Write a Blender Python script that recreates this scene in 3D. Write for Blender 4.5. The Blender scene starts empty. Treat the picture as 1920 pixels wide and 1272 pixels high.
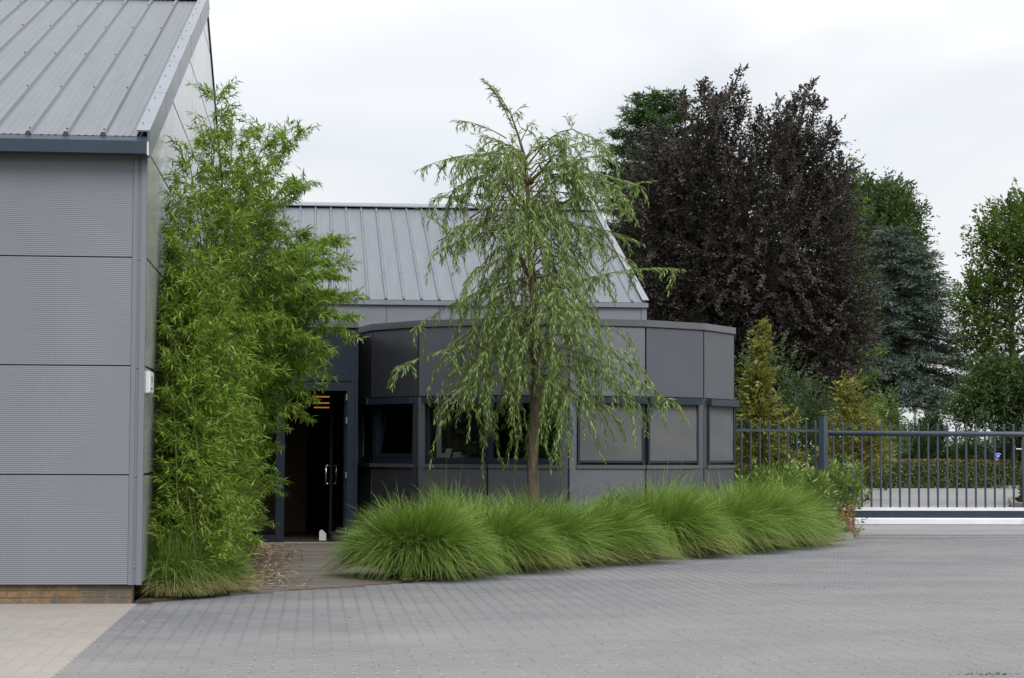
import bpy, math, random
import numpy as np
from mathutils import Vector, Matrix

random.seed(7)
RNG = np.random.default_rng(11)
SC = bpy.context.scene
COL = SC.collection
PI = math.pi

# ------------------------------------------------------------------ camera
EYE = 1.39
FPX = 3870.0                                   # focal length in pixels of the 1920 px wide photograph
YAW, PITCH, ROLL = math.atan(370 / FPX), math.atan(211 / FPX), 0.0045
Fw = Vector((math.sin(YAW) * math.cos(PITCH), math.cos(YAW) * math.cos(PITCH), math.sin(PITCH)))
Rt0 = Vector((math.cos(YAW), -math.sin(YAW), 0))
Up0 = Rt0.cross(Fw)
Rt = Rt0 * math.cos(ROLL) + Up0 * math.sin(ROLL)
Up = Up0 * math.cos(ROLL) - Rt0 * math.sin(ROLL)
cam_data = bpy.data.cameras.new('camera')
cam = bpy.data.objects.new('camera', cam_data)
COL.objects.link(cam)
m = Matrix.Identity(4)
for i in range(3):
    m[i][0], m[i][1], m[i][2] = Rt[i], Up[i], -Fw[i]
m[2][3] = EYE
cam.matrix_world = m
cam_data.sensor_width = 36.0
cam_data.lens = 36.0 * FPX / 1920
cam_data.clip_start = 0.1
cam_data.clip_end = 3000
SC.camera = cam

# ------------------------------------------------------------------ light
SUN_EL, SUN_AZ = math.radians(48), math.radians(168)      # azimuth clockwise from +Y
world = bpy.data.worlds.new('World')
SC.world = world
world.use_nodes = True
wn, wl = world.node_tree.nodes, world.node_tree.links
wn.clear()
w_out = wn.new('ShaderNodeOutputWorld')
w_bg = wn.new('ShaderNodeBackground')
w_bg.inputs['Strength'].default_value = 0.071
w_sky = wn.new('ShaderNodeTexSky')
w_sky.sky_type = 'NISHITA'
w_sky.sun_disc = False
w_sky.sun_elevation = SUN_EL
w_sky.sun_rotation = SUN_AZ
w_sky.altitude = 50
w_sky.air_density = 1.0
w_sky.dust_density = 2.5
w_tc = wn.new('ShaderNodeTexCoord')
w_map = wn.new('ShaderNodeMapping')
w_map.inputs['Scale'].default_value = (1.0, 1.0, 2.6)
w_map.inputs['Location'].default_value = (0.35, 0.1, 0.55)
w_n1 = wn.new('ShaderNodeTexNoise')
w_n1.inputs['Scale'].default_value = 3.6
w_n1.inputs['Detail'].default_value = 3.5
w_n1.inputs['Roughness'].default_value = 0.5
w_n1.inputs['Distortion'].default_value = 0.4
w_r1 = wn.new('ShaderNodeValToRGB')
w_r1.color_ramp.elements[0].position = 0.30
w_r1.color_ramp.elements[0].color = (0.66, 0.66, 0.66, 1)
w_r1.color_ramp.elements[1].position = 0.56
w_r1.color_ramp.elements[1].color = (1, 1, 1, 1)
w_n2 = wn.new('ShaderNodeTexNoise')
w_n2.inputs['Scale'].default_value = 4.2
w_n2.inputs['Detail'].default_value = 2
w_r2 = wn.new('ShaderNodeValToRGB')
w_r2.color_ramp.elements[0].position = 0.3
w_r2.color_ramp.elements[0].color = (8.5, 8.85, 9.35, 1)
w_r2.color_ramp.elements[1].position = 0.62
w_r2.color_ramp.elements[1].color = (9.6, 9.55, 9.65, 1)
w_mix = wn.new('ShaderNodeMixRGB')
wl.new(w_tc.outputs['Generated'], w_map.inputs['Vector'])
wl.new(w_map.outputs['Vector'], w_n1.inputs['Vector'])
wl.new(w_map.outputs['Vector'], w_n2.inputs['Vector'])
wl.new(w_n1.outputs['Fac'], w_r1.inputs['Fac'])
wl.new(w_n2.outputs['Fac'], w_r2.inputs['Fac'])
wl.new(w_r1.outputs['Color'], w_mix.inputs['Fac'])
wl.new(w_sky.outputs['Color'], w_mix.inputs['Color1'])
wl.new(w_r2.outputs['Color'], w_mix.inputs['Color2'])
w_sep = wn.new('ShaderNodeSeparateXYZ')          # overcast sky: brighter towards the zenith
w_cl = wn.new('ShaderNodeMath')
w_cl.operation = 'MAXIMUM'
w_cl.inputs[1].default_value = 0.0
w_ma = wn.new('ShaderNodeMath')
w_ma.operation = 'MULTIPLY_ADD'
w_ma.inputs[1].default_value = 1.0
w_ma.inputs[2].default_value = 0.9
w_mul = wn.new('ShaderNodeVectorMath')
w_mul.operation = 'SCALE'
wl.new(w_tc.outputs['Generated'], w_sep.inputs[0])
wl.new(w_sep.outputs['Z'], w_cl.inputs[0])
wl.new(w_cl.outputs[0], w_ma.inputs[0])
wl.new(w_mix.outputs['Color'], w_mul.inputs[0])
wl.new(w_ma.outputs[0], w_mul.inputs['Scale'])
wl.new(w_mul.outputs['Vector'], w_bg.inputs['Color'])
wl.new(w_bg.outputs['Background'], w_out.inputs['Surface'])

sun_data = bpy.data.lights.new('sun', 'SUN')
sun_data.energy = 1.5
sun_data.angle = math.radians(30)
sun_data.color = (1.0, 0.985, 0.96)
sun = bpy.data.objects.new('sun', sun_data)
COL.objects.link(sun)
sd = Vector((math.sin(SUN_AZ) * math.cos(SUN_EL), math.cos(SUN_AZ) * math.cos(SUN_EL), math.sin(SUN_EL)))
sun.rotation_euler = sd.to_track_quat('Z', 'Y').to_euler()
sun.location = (0, 0, 40)

SC.view_settings.view_transform = 'Standard'
SC.view_settings.look = 'None'
SC.view_settings.exposure = 0.5
SC.view_settings.gamma = 1.0
SC.view_settings.use_curve_mapping = False
SC.render.engine = 'CYCLES'
SC.cycles.use_denoising = True
SC.cycles.denoising_prefilter = 'NONE'
SC.cycles.denoising_input_passes = 'RGB_ALBEDO_NORMAL'
SC.cycles.max_bounces = 8
SC.cycles.transparent_max_bounces = 12
SC.cycles.caustics_reflective = False
SC.cycles.caustics_refractive = False


# ------------------------------------------------------------------ helpers
def ray(px, py):
    return Fw + Rt * ((px - 960) / FPX) + Up * ((636 - py) / FPX)


def at_y(px, py, Y):
    d = ray(px, py)
    return Vector((0, 0, EYE)) + d * (Y / d.y)


def at_z(px, py, Z=0.0):
    d = ray(px, py)
    return Vector((0, 0, EYE)) + d * ((Z - EYE) / d.z)


def X_at(px, Y):
    return at_y(px, 846, Y).x


MATS = {}


def new_mat(name):
    mt = bpy.data.materials.new(name)
    mt.use_nodes = True
    nt = mt.node_tree
    nt.nodes.clear()
    out = nt.nodes.new('ShaderNodeOutputMaterial')
    bs = nt.nodes.new('ShaderNodeBsdfPrincipled')
    nt.links.new(bs.outputs[0], out.inputs[0])
    MATS[name] = mt
    return mt, nt, bs, out


def node(nt, kind, **kw):
    n = nt.nodes.new(kind)
    for k, v in kw.items():
        if k in n.inputs:
            n.inputs[k].default_value = v
        else:
            setattr(n, k, v)
    return n


def noise(nt, scale, detail=3, rough=0.55, vec=None, stretch=None):
    n = node(nt, 'ShaderNodeTexNoise', Scale=scale, Detail=detail, Roughness=rough)
    tc = node(nt, 'ShaderNodeTexCoord')
    src = tc.outputs['Object']
    if stretch:
        mp = node(nt, 'ShaderNodeMapping')
        mp.inputs['Scale'].default_value = stretch
        nt.links.new(src, mp.inputs['Vector'])
        src = mp.outputs['Vector']
    nt.links.new(src, n.inputs['Vector'])
    return n.outputs['Fac']


def ramp(nt, fac, stops):
    r = node(nt, 'ShaderNodeValToRGB')
    el = r.color_ramp.elements
    while len(el) < len(stops):
        el.new(0.5)
    for e, (p, c) in zip(el, stops):
        e.position = p
        e.color = (*c, 1) if len(c) == 3 else c
    nt.links.new(fac, r.inputs['Fac'])
    return r.outputs['Color']


def mixc(nt, fac, a, b, blend='MIX'):
    mx = node(nt, 'ShaderNodeMixRGB', blend_type=blend)
    for s, i in ((fac, 0), (a, 1), (b, 2)):
        if hasattr(s, 'is_output'):
            nt.links.new(s, mx.inputs[i])
        elif isinstance(s, (int, float)):
            mx.inputs[i].default_value = s
        else:
            mx.inputs[i].default_value = (*s, 1)
    return mx.outputs['Color']


def bump(nt, bs, height, strength=0.2, dist=0.01):
    b = node(nt, 'ShaderNodeBump', Strength=strength, Distance=dist)
    nt.links.new(height, b.inputs['Height'])
    nt.links.new(b.outputs['Normal'], bs.inputs['Normal'])


def paint(name, c, rough=0.4, metal=0.0, var=0.12, scale=1.2, spec=0.5, streak=None, lines=None):
    """coated sheet metal: slight tone changes, faint streaks, optional micro ribs"""
    mt, nt, bs, out = new_mat(name)
    lo = tuple(x * (1 - var) for x in c)
    hi = tuple(x * (1 + var) for x in c)
    f = noise(nt, scale, 5, 0.6, stretch=streak)
    colr = ramp(nt, f, [(0.3, lo), (0.7, hi)])
    nt.links.new(colr, bs.inputs['Base Color'])
    f2 = noise(nt, scale * 4, 3)
    rr = node(nt, 'ShaderNodeMapRange')
    rr.inputs['To Min'].default_value = rough - 0.06
    rr.inputs['To Max'].default_value = rough + 0.08
    nt.links.new(f2, rr.inputs['Value'])
    nt.links.new(rr.outputs[0], bs.inputs['Roughness'])
    bs.inputs['Metallic'].default_value = metal
    bs.inputs['Specular IOR Level'].default_value = spec
    if lines:
        tc = node(nt, 'ShaderNodeTexCoord')
        wv = node(nt, 'ShaderNodeTexWave', Scale=lines, bands_direction='Z')
        nt.links.new(tc.outputs['Object'], wv.inputs['Vector'])
        bump(nt, bs, wv.outputs['Fac'], 0.35, 0.003)
    return mt


def leafmat(name, dark, light, tint=None, trans=0.3, rough=0.5, spec=0.35):
    """foliage: the colour attribute's red channel picks dark..light, green channel adds the tint"""
    mt, nt, bs, out = new_mat(name)
    at = node(nt, 'ShaderNodeAttribute', attribute_name='col')
    sp = node(nt, 'ShaderNodeSeparateColor')
    nt.links.new(at.outputs['Color'], sp.inputs[0])
    c = mixc(nt, sp.outputs[0], dark, light)
    if tint:
        c = mixc(nt, sp.outputs[1], c, tint)
    nt.links.new(c, bs.inputs['Base Color'])
    bs.inputs['Roughness'].default_value = rough
    bs.inputs['Specular IOR Level'].default_value = spec
    tr = node(nt, 'ShaderNodeBsdfTranslucent')
    c2 = mixc(nt, 0.5, c, (0.16, 0.26, 0.02)) if tint is None or tint[1] > tint[0] * 0.7 else c
    nt.links.new(c2, tr.inputs['Color'])
    mx = node(nt, 'ShaderNodeMixShader')
    mx.inputs[0].default_value = trans
    nt.links.new(bs.outputs[0], mx.inputs[1])
    nt.links.new(tr.outputs[0], mx.inputs[2])
    nt.links.new(mx.outputs[0], out.inputs[0])
    return mt


class MB:
    """collects boxes, prisms and tubes; becomes one mesh object"""

    def __init__(self):
        self.v, self.f = [], []

    def add(self, vs, fs):
        b = len(self.v)
        self.v += [tuple(x) for x in vs]
        self.f += [tuple(b + i for i in f) for f in fs]
        return self

    def box(self, x0, x1, y0, y1, z0, z1):
        v = [(x, y, z) for z in (z0, z1) for y in (y0, y1) for x in (x0, x1)]
        return self.add(v, [(0, 2, 3, 1), (4, 5, 7, 6), (0, 1, 5, 4), (2, 6, 7, 3), (0, 4, 6, 2), (1, 3, 7, 5)])

    def obox(self, o, ax, ay, az, a0, a1, b0, b1, c0, c1):
        o, ax, ay, az = Vector(o), Vector(ax), Vector(ay), Vector(az)
        v = [o + ax * a + ay * b + az * c for c in (c0, c1) for b in (b0, b1) for a in (a0, a1)]
        return self.add(v, [(0, 2, 3, 1), (4, 5, 7, 6), (0, 1, 5, 4), (2, 6, 7, 3), (0, 4, 6, 2), (1, 3, 7, 5)])

    def prism(self, poly, z0, z1):
        n = len(poly)
        v = [(p[0], p[1], z0) for p in poly] + [(p[0], p[1], z1) for p in poly]
        return self.add(v, [tuple(range(n))[::-1], tuple(range(n, 2 * n))] + [(i, (i + 1) % n, n + (i + 1) % n, n + i) for i in range(n)])

    def loft(self, A, B):
        """two equal outlines (3-D) joined into a closed solid"""
        n = len(A)
        return self.add(list(A) + list(B), [tuple(range(n))[::-1], tuple(range(n, 2 * n))] + [(i, (i + 1) % n, n + (i + 1) % n, n + i) for i in range(n)])

    def tube(self, pts, rad, n=6, cap=True):
        pts = [Vector(p) for p in pts]
        if not hasattr(rad, '__len__'):
            rad = [rad] * len(pts)
        b = len(self.v)
        ref = Vector((0.31, 0.2, 0.93))
        for i, p in enumerate(pts):
            d = (pts[min(i + 1, len(pts) - 1)] - pts[max(i - 1, 0)])
            if d.length < 1e-9:
                d = Vector((0, 0, 1))
            d.normalize()
            r = ref if abs(d.dot(ref)) < 0.95 else Vector((1, 0, 0))
            s = d.cross(r).normalized()
            t = d.cross(s)
            for k in range(n):
                a = 2 * PI * k / n
                q = p + (s * math.cos(a) + t * math.sin(a)) * rad[i]
                self.v.append((q.x, q.y, q.z))
        for i in range(len(pts) - 1):
            for k in range(n):
                k2 = (k + 1) % n
                self.f.append((b + i * n + k, b + i * n + k2, b + (i + 1) * n + k2, b + (i + 1) * n + k))
        if cap:
            self.f.append(tuple(b + k for k in range(n))[::-1])
            e = b + (len(pts) - 1) * n
            self.f.append(tuple(e + k for k in range(n)))
        return self


ORIGIN = {}


def finish(o, parent, base):
    COL.objects.link(o)
    if parent is not None:
        o.parent = parent
        ORIGIN[o.name] = ORIGIN[parent.name]
    else:
        o.location = base
        ORIGIN[o.name] = Vector(base)
    return o


def tag(o, label=None, cat=None, group=None, kind=None):
    for k, v in (('label', label), ('category', cat), ('group', group), ('kind', kind)):
        if v:
            o[k] = v
    return o


def obj(name, mb, mat, parent=None, base=(0, 0, 0), smooth=False):
    """link a builder as ONE mesh object; vertices are given in world space"""
    L = ORIGIN[parent.name] if parent is not None else Vector(base)
    me = bpy.data.meshes.new(name)
    me.from_pydata([(x - L.x, y - L.y, z - L.z) for x, y, z in mb.v], [], mb.f)
    me.materials.append(mat)
    if smooth:
        me.polygons.foreach_set('use_smooth', [True] * len(me.polygons))
    me.update()
    return finish(bpy.data.objects.new(name, me), parent, base)


def np_obj(name, V, T, mat, col=None, parent=None, base=(0, 0, 0), smooth=False):
    """triangles from numpy arrays, with an optional per-vertex colour attribute"""
    L = ORIGIN[parent.name] if parent is not None else Vector(base)
    V = np.asarray(V, np.float32) - np.array(L, np.float32)
    T = np.asarray(T, np.int32)
    me = bpy.data.meshes.new(name)
    me.vertices.add(len(V))
    me.vertices.foreach_set('co', V.ravel())
    me.loops.add(T.size)
    me.loops.foreach_set('vertex_index', T.ravel())
    me.polygons.add(len(T))
    k = T.shape[1]
    me.polygons.foreach_set('loop_start', np.arange(0, T.size, k, dtype=np.int32))
    try:
        me.polygons.foreach_set('loop_total', np.full(len(T), k, np.int32))
    except Exception:
        pass
    me.materials.append(mat)
    me.update(calc_edges=True)
    if col is not None:
        a = me.color_attributes.new('col', 'FLOAT_COLOR', 'POINT')
        c = np.ones((len(V), 4), np.float32)
        c[:, :col.shape[1]] = col
        a.data.foreach_set('color', c.ravel())
    if smooth:
        me.polygons.foreach_set('use_smooth', np.ones(len(T), bool))
    return finish(bpy.data.objects.new(name, me), parent, base)


def empty(name, loc, label=None, cat=None, group=None, kind=None):
    o = bpy.data.objects.new(name, None)
    o.empty_display_size = 0.2
    finish(o, None, loc)
    return tag(o, label, cat, group, kind)


def inst(name, me, parent, loc, rot=(0, 0, 0)):
    """one more part that shares mesh data; loc in world space"""
    o = bpy.data.objects.new(name, me)
    COL.objects.link(o)
    o.parent = parent
    o.location = Vector(loc) - ORIGIN[parent.name]
    o.rotation_euler = rot
    return o


def mesh_of(mb, mat, name):
    me = bpy.data.meshes.new(name)
    me.from_pydata(mb.v, [], mb.f)
    me.materials.append(mat)
    me.update()
    return me


def unit(a):
    return a / np.maximum(np.linalg.norm(a, axis=-1, keepdims=True), 1e-9)


# ------------------------------------------------------------------ materials
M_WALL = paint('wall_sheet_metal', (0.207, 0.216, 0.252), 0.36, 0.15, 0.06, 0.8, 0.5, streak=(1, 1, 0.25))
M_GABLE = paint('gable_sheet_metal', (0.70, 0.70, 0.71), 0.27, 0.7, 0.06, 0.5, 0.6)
M_ROOF = paint('roof_sheet_metal', (0.144, 0.159, 0.182), 0.42, 0.25, 0.10, 2.2, 0.5, streak=(3, 0.25, 0.25))
M_TRIM = paint('roof_trim_metal', (0.22, 0.24, 0.275), 0.36, 0.25, 0.08, 2.0)
M_SLATE = paint('slate_blue_coating', (0.028, 0.046, 0.070), 0.36, 0.0, 0.12, 3.0)
M_HOOD = paint('blind_box_coating', (0.022, 0.033, 0.047), 0.42, 0.0, 0.1, 3.0, 0.35)
M_DARK = paint('dark_joint', (0.018, 0.019, 0.024), 0.6, 0.0, 0.1, 4.0)
M_ROT = paint('pavilion_sheet_metal', (0.140, 0.146, 0.170), 0.33, 0.7, 0.06, 0.9, 0.5, lines=55)
M_ROTT = paint('pavilion_trim_metal', (0.15, 0.152, 0.17), 0.35, 0.5, 0.06, 1.5)
M_FRAME = paint('window_frame_coating', (0.014, 0.021, 0.033), 0.42, 0.0, 0.1, 4.0, 0.3)
M_ALU = paint('bare_aluminium', (0.86, 0.87, 0.90), 0.35, 0.2, 0.05, 3.0)
M_STEEL = paint('brushed_steel', (0.62, 0.62, 0.62), 0.25, 0.9, 0.05, 6.0)
M_GATE = paint('gate_coating', (0.052, 0.070, 0.095), 0.42, 0.0, 0.1, 5.0)
M_WHITE = paint('white_plastic', (0.72, 0.74, 0.74), 0.35, 0.0, 0.04, 4.0)
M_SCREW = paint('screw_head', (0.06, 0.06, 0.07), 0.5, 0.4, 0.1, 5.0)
M_RIVET = paint('rivet_head', (0.30, 0.31, 0.34), 0.35, 0.5, 0.1, 5.0)
M_INT = paint('interior_dark', (0.035, 0.028, 0.024), 0.7, 0.0, 0.2, 1.0)
M_INTW = paint('interior_brown_wall', (0.16, 0.10, 0.065), 0.6, 0.0, 0.2, 1.0)
M_CARD = paint('pale_card', (0.82, 0.86, 0.88), 0.6, 0.0, 0.05, 4.0)
M_CARDB = paint('blue_grey_card', (0.52, 0.60, 0.70), 0.6, 0.0, 0.08, 4.0)
M_CURTAIN = paint('pale_lining', (0.72, 0.76, 0.72), 0.8, 0.0, 0.08, 2.0)
M_BLACK = paint('black_plastic', (0.02, 0.02, 0.022), 0.5, 0.0, 0.1, 3.0)

mt, nt, bs, out = new_mat('screen_fabric')
f = noise(nt, 2.0, 4, 0.6)
nt.links.new(ramp(nt, f, [(0.3, (0.118, 0.120, 0.127)), (0.7, (0.138, 0.138, 0.143))]), bs.inputs['Base Color'])
bs.inputs['Roughness'].default_value = 0.75
bs.inputs['Specular IOR Level'].default_value = 0.25
bump(nt, bs, noise(nt, 260, 1), 0.2, 0.002)
M_FABRIC = mt

mt, nt, bs, out = new_mat('window_glass')
tr = node(nt, 'ShaderNodeBsdfTransparent')
tr.inputs['Color'].default_value = (0.90, 0.93, 0.92, 1)
gl = node(nt, 'ShaderNodeBsdfGlossy', Roughness=0.02)
fr = node(nt, 'ShaderNodeFresnel', IOR=1.4)
mx = node(nt, 'ShaderNodeMixShader')
nt.links.new(fr.outputs[0], mx.inputs[0])
nt.links.new(tr.outputs[0], mx.inputs[1])
nt.links.new(gl.outputs[0], mx.inputs[2])
nt.links.new(mx.outputs[0], out.inputs[0])
M_GLASS = mt


def brick_mat():
    mt, nt, bs, out = new_mat('yellow_brick')
    oi = node(nt, 'ShaderNodeObjectInfo')
    c = ramp(nt, oi.outputs['Random'], [(0.0, (0.25, 0.145, 0.065)), (0.5, (0.30, 0.18, 0.085)), (1.0, (0.19, 0.125, 0.075))])
    tc = node(nt, 'ShaderNodeTexCoord')
    gp = node(nt, 'ShaderNodeNewGeometry')
    n = node(nt, 'ShaderNodeTexNoise', Scale=5.0, Detail=6, Roughness=0.65)
    nt.links.new(gp.outputs['Position'], n.inputs['Vector'])
    dirt = ramp(nt, n.outputs['Fac'], [(0.42, (0, 0, 0)), (0.56, (1, 1, 1))])
    c = mixc(nt, dirt, c, (0.12, 0.10, 0.075))
    nt.links.new(c, bs.inputs['Base Color'])
    bs.inputs['Roughness'].default_value = 0.9
    n2 = node(nt, 'ShaderNodeTexNoise', Scale=90.0, Detail=3)
    nt.links.new(gp.outputs['Position'], n2.inputs['Vector'])
    bump(nt, bs, n2.outputs['Fac'], 0.5, 0.004)
    return mt


M_BRICK = brick_mat()


def ground_mat(name, stops, scale=1.0, rough=0.95, fine=60, bstr=0.4):
    mt, nt, bs, out = new_mat(name)
    f = noise(nt, scale, 8, 0.65)
    c = ramp(nt, f, stops)
    f2 = noise(nt, fine, 4, 0.6)
    c = mixc(nt, 0.35, c, ramp(nt, f2, [(0.3, (0.3, 0.3, 0.3)), (0.7, (0.75, 0.75, 0.75))]), 'OVERLAY')
    nt.links.new(c, bs.inputs['Base Color'])
    bs.inputs['Roughness'].default_value = rough
    bs.inputs['Specular IOR Level'].default_value = 0.2
    bump(nt, bs, f2, bstr, 0.01)
    return mt


M_MORTAR = ground_mat('mortar', [(0.3, (0.17, 0.14, 0.11)), (0.7, (0.24, 0.21, 0.17))], 6)
M_SOIL = ground_mat('planting_soil', [(0.3, (0.045, 0.033, 0.024)), (0.7, (0.10, 0.075, 0.05))], 4)
M_GRASSG = ground_mat('meadow', [(0.3, (0.05, 0.075, 0.02)), (0.7, (0.09, 0.10, 0.035))], 0.6)
mt, nt, bs, out = new_mat('joint_sand')           # pale sand in the open yard; dark recess shade painted in towards the planting
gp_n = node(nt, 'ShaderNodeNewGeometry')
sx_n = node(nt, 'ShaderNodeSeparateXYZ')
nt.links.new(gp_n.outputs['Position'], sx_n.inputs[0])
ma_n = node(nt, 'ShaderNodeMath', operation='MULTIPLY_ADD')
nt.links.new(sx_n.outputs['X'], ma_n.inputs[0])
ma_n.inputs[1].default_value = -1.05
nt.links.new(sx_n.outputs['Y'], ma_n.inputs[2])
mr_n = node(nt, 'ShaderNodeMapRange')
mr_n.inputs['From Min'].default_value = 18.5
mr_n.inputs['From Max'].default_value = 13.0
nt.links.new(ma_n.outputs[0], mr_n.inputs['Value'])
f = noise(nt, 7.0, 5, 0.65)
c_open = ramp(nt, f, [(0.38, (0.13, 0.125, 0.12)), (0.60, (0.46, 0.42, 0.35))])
c_shade = ramp(nt, f, [(0.38, (0.06, 0.06, 0.055)), (0.66, (0.16, 0.15, 0.13))])
nt.links.new(mixc(nt, mr_n.outputs[0], c_shade, c_open), bs.inputs['Base Color'])
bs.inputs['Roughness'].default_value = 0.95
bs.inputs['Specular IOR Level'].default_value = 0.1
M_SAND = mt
M_SANDB = ground_mat('beige_joint_sand', [(0.35, (0.25, 0.225, 0.20)), (0.65, (0.32, 0.29, 0.255))], 2.0)
M_CONC = ground_mat('weathered_concrete', [(0.3, (0.24, 0.215, 0.18)), (0.7, (0.36, 0.33, 0.28))], 3)
M_KERB = ground_mat('kerb_stone', [(0.3, (0.17, 0.17, 0.165)), (0.7, (0.28, 0.275, 0.26))], 5)
M_DRIVE = ground_mat('driveway_paving', [(0.35, (0.20, 0.20, 0.205)), (0.65, (0.26, 0.255, 0.25))], 0.35, fine=14, bstr=0.15)


def paver_mat(name, c0, c1, sand, by_object):
    mt, nt, bs, out = new_mat(name)
    gp = node(nt, 'ShaderNodeNewGeometry')
    if by_object:
        src = node(nt, 'ShaderNodeObjectInfo').outputs['Random']
    else:
        at = node(nt, 'ShaderNodeAttribute', attribute_name='col')
        sp = node(nt, 'ShaderNodeSeparateColor')
        nt.links.new(at.outputs['Color'], sp.inputs[0])
        src = sp.outputs[0]
    c = ramp(nt, src, [(0, c0), (1, c1)])

    def pn(s, d, r=0.6, st=None):
        n = node(nt, 'ShaderNodeTexNoise', Scale=s, Detail=d, Roughness=r)
        v = gp.outputs['Position']
        if st:
            mp = node(nt, 'ShaderNodeMapping')
            mp.inputs['Scale'].default_value = st
            nt.links.new(v, mp.inputs['Vector'])
            v = mp.outputs['Vector']
        nt.links.new(v, n.inputs['Vector'])
        return n.outputs['Fac']
    blot = ramp(nt, pn(0.5, 6, 0.62, (0.55, 1.0, 1.0)), [(0.42, (0, 0, 0)), (0.70, (0.85, 0.85, 0.85))])
    c = mixc(nt, blot, c, sand)
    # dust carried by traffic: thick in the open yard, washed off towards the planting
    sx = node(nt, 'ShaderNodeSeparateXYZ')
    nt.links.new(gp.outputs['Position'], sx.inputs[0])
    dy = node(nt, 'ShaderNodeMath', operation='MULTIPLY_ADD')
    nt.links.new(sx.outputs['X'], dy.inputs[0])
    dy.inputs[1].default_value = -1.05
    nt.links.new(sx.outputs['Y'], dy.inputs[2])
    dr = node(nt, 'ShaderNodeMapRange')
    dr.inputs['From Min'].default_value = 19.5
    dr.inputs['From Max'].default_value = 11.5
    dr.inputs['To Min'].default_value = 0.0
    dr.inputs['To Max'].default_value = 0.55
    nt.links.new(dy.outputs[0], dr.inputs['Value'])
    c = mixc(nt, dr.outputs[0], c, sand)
    dark = ramp(nt, pn(0.9, 5, 0.6), [(0.3, (0.90, 0.905, 0.92)), (0.62, (1.03, 1.025, 1.02))])
    c = mixc(nt, 1.0, c, dark, 'MULTIPLY')
    grain = pn(170, 3, 0.7)
    c = mixc(nt, 0.4, c, ramp(nt, grain, [(0.3, (0.25, 0.25, 0.25)), (0.75, (0.8, 0.8, 0.8))]), 'OVERLAY')
    nt.links.new(c, bs.inputs['Base Color'])
    bs.inputs['Roughness'].default_value = 0.82
    bs.inputs['Specular IOR Level'].default_value = 0.3
    bump(nt, bs, grain, 0.35, 0.003)
    return mt


GREY0, GREY1, GSAND = (0.134, 0.138, 0.150), (0.160, 0.165, 0.177), (0.228, 0.220, 0.209)
BEI0, BEI1, BSAND = (0.268, 0.246, 0.222), (0.290, 0.267, 0.241), (0.312, 0.286, 0.254)
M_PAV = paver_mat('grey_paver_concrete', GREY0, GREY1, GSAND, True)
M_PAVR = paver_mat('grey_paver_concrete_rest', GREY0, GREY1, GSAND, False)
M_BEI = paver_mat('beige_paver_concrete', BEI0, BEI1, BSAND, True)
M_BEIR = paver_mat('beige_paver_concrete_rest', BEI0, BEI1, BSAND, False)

mt, nt, bs, out = new_mat('weathered_decking')
oi = node(nt, 'ShaderNodeObjectInfo')
c = ramp(nt, oi.outputs['Random'], [(0, (0.10, 0.085, 0.07)), (0.5, (0.135, 0.115, 0.095)), (1, (0.165, 0.145, 0.12))])
gr = noise(nt, 8, 6, 0.65, stretch=(0.6, 14, 14))
c = mixc(nt, 0.55, c, ramp(nt, gr, [(0.3, (0.25, 0.25, 0.25)), (0.7, (0.75, 0.75, 0.75))]), 'OVERLAY')
nt.links.new(c, bs.inputs['Base Color'])
bs.inputs['Roughness'].default_value = 0.75
bump(nt, bs, gr, 0.5, 0.006)
M_DECK = mt


def bark_mat(name, c0, c1, scale=9):
    mt, nt, bs, out = new_mat(name)
    f = noise(nt, scale, 7, 0.7, stretch=(1.6, 1.6, 0.28))
    nt.links.new(ramp(nt, f, [(0.32, c0), (0.68, c1)]), bs.inputs['Base Color'])
    bs.inputs['Roughness'].default_value = 0.9
    bs.inputs['Specular IOR Level'].default_value = 0.2
    bump(nt, bs, f, 0.9, 0.03)
    return mt


M_BARK = bark_mat('willow_bark', (0.055, 0.042, 0.03), (0.24, 0.195, 0.14), 14)
M_BARKD = bark_mat('dark_bark', (0.025, 0.02, 0.017), (0.09, 0.07, 0.055))
M_BARKG = bark_mat('grey_bark', (0.10, 0.09, 0.075), (0.26, 0.235, 0.20))
M_TWIG = bark_mat('yellow_twig', (0.14, 0.105, 0.035), (0.26, 0.19, 0.06), 30)
M_CANE = bark_mat('bamboo_cane', (0.09, 0.11, 0.03), (0.20, 0.20, 0.07), 12)
M_OLDWOOD = bark_mat('grey_weathered_wood', (0.16, 0.14, 0.12), (0.33, 0.30, 0.265), 20)

L_WILLOW = leafmat('willow_leaf', (0.110, 0.180, 0.055), (0.335, 0.450, 0.165), (0.30, 0.30, 0.05), 0.33)
L_BAMBOO = leafmat('bamboo_leaf', (0.085, 0.175, 0.016), (0.345, 0.490, 0.075), (0.24, 0.27, 0.05), 0.36)
L_GRASS = leafmat('grass_blade', (0.070, 0.165, 0.020), (0.310, 0.465, 0.085), (0.33, 0.27, 0.13), 0.30, 0.55)
L_BEECH = leafmat('copper_beech_leaf', (0.024, 0.021, 0.019), (0.098, 0.085, 0.073), (0.12, 0.07, 0.045), 0.12, 0.55, 0.22)
L_PINE = leafmat('pine_needle', (0.030, 0.072, 0.026), (0.084, 0.163, 0.058), None, 0.15)
L_CEDAR = leafmat('blue_cedar_needle', (0.055, 0.080, 0.072), (0.185, 0.235, 0.210), None, 0.12)
L_LARCH = leafmat('soft_green_needle', (0.065, 0.125, 0.02), (0.17, 0.28, 0.055), None, 0.3)
L_GREEN = leafmat('broad_green_leaf', (0.040, 0.074, 0.018), (0.138, 0.198, 0.050), None, 0.3)
L_MID = leafmat('mid_green_leaf', (0.030, 0.058, 0.020), (0.095, 0.145, 0.052), None, 0.25)
L_DKGREEN = leafmat('dark_green_leaf', (0.017, 0.036, 0.014), (0.05, 0.085, 0.03), None, 0.2)
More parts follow.
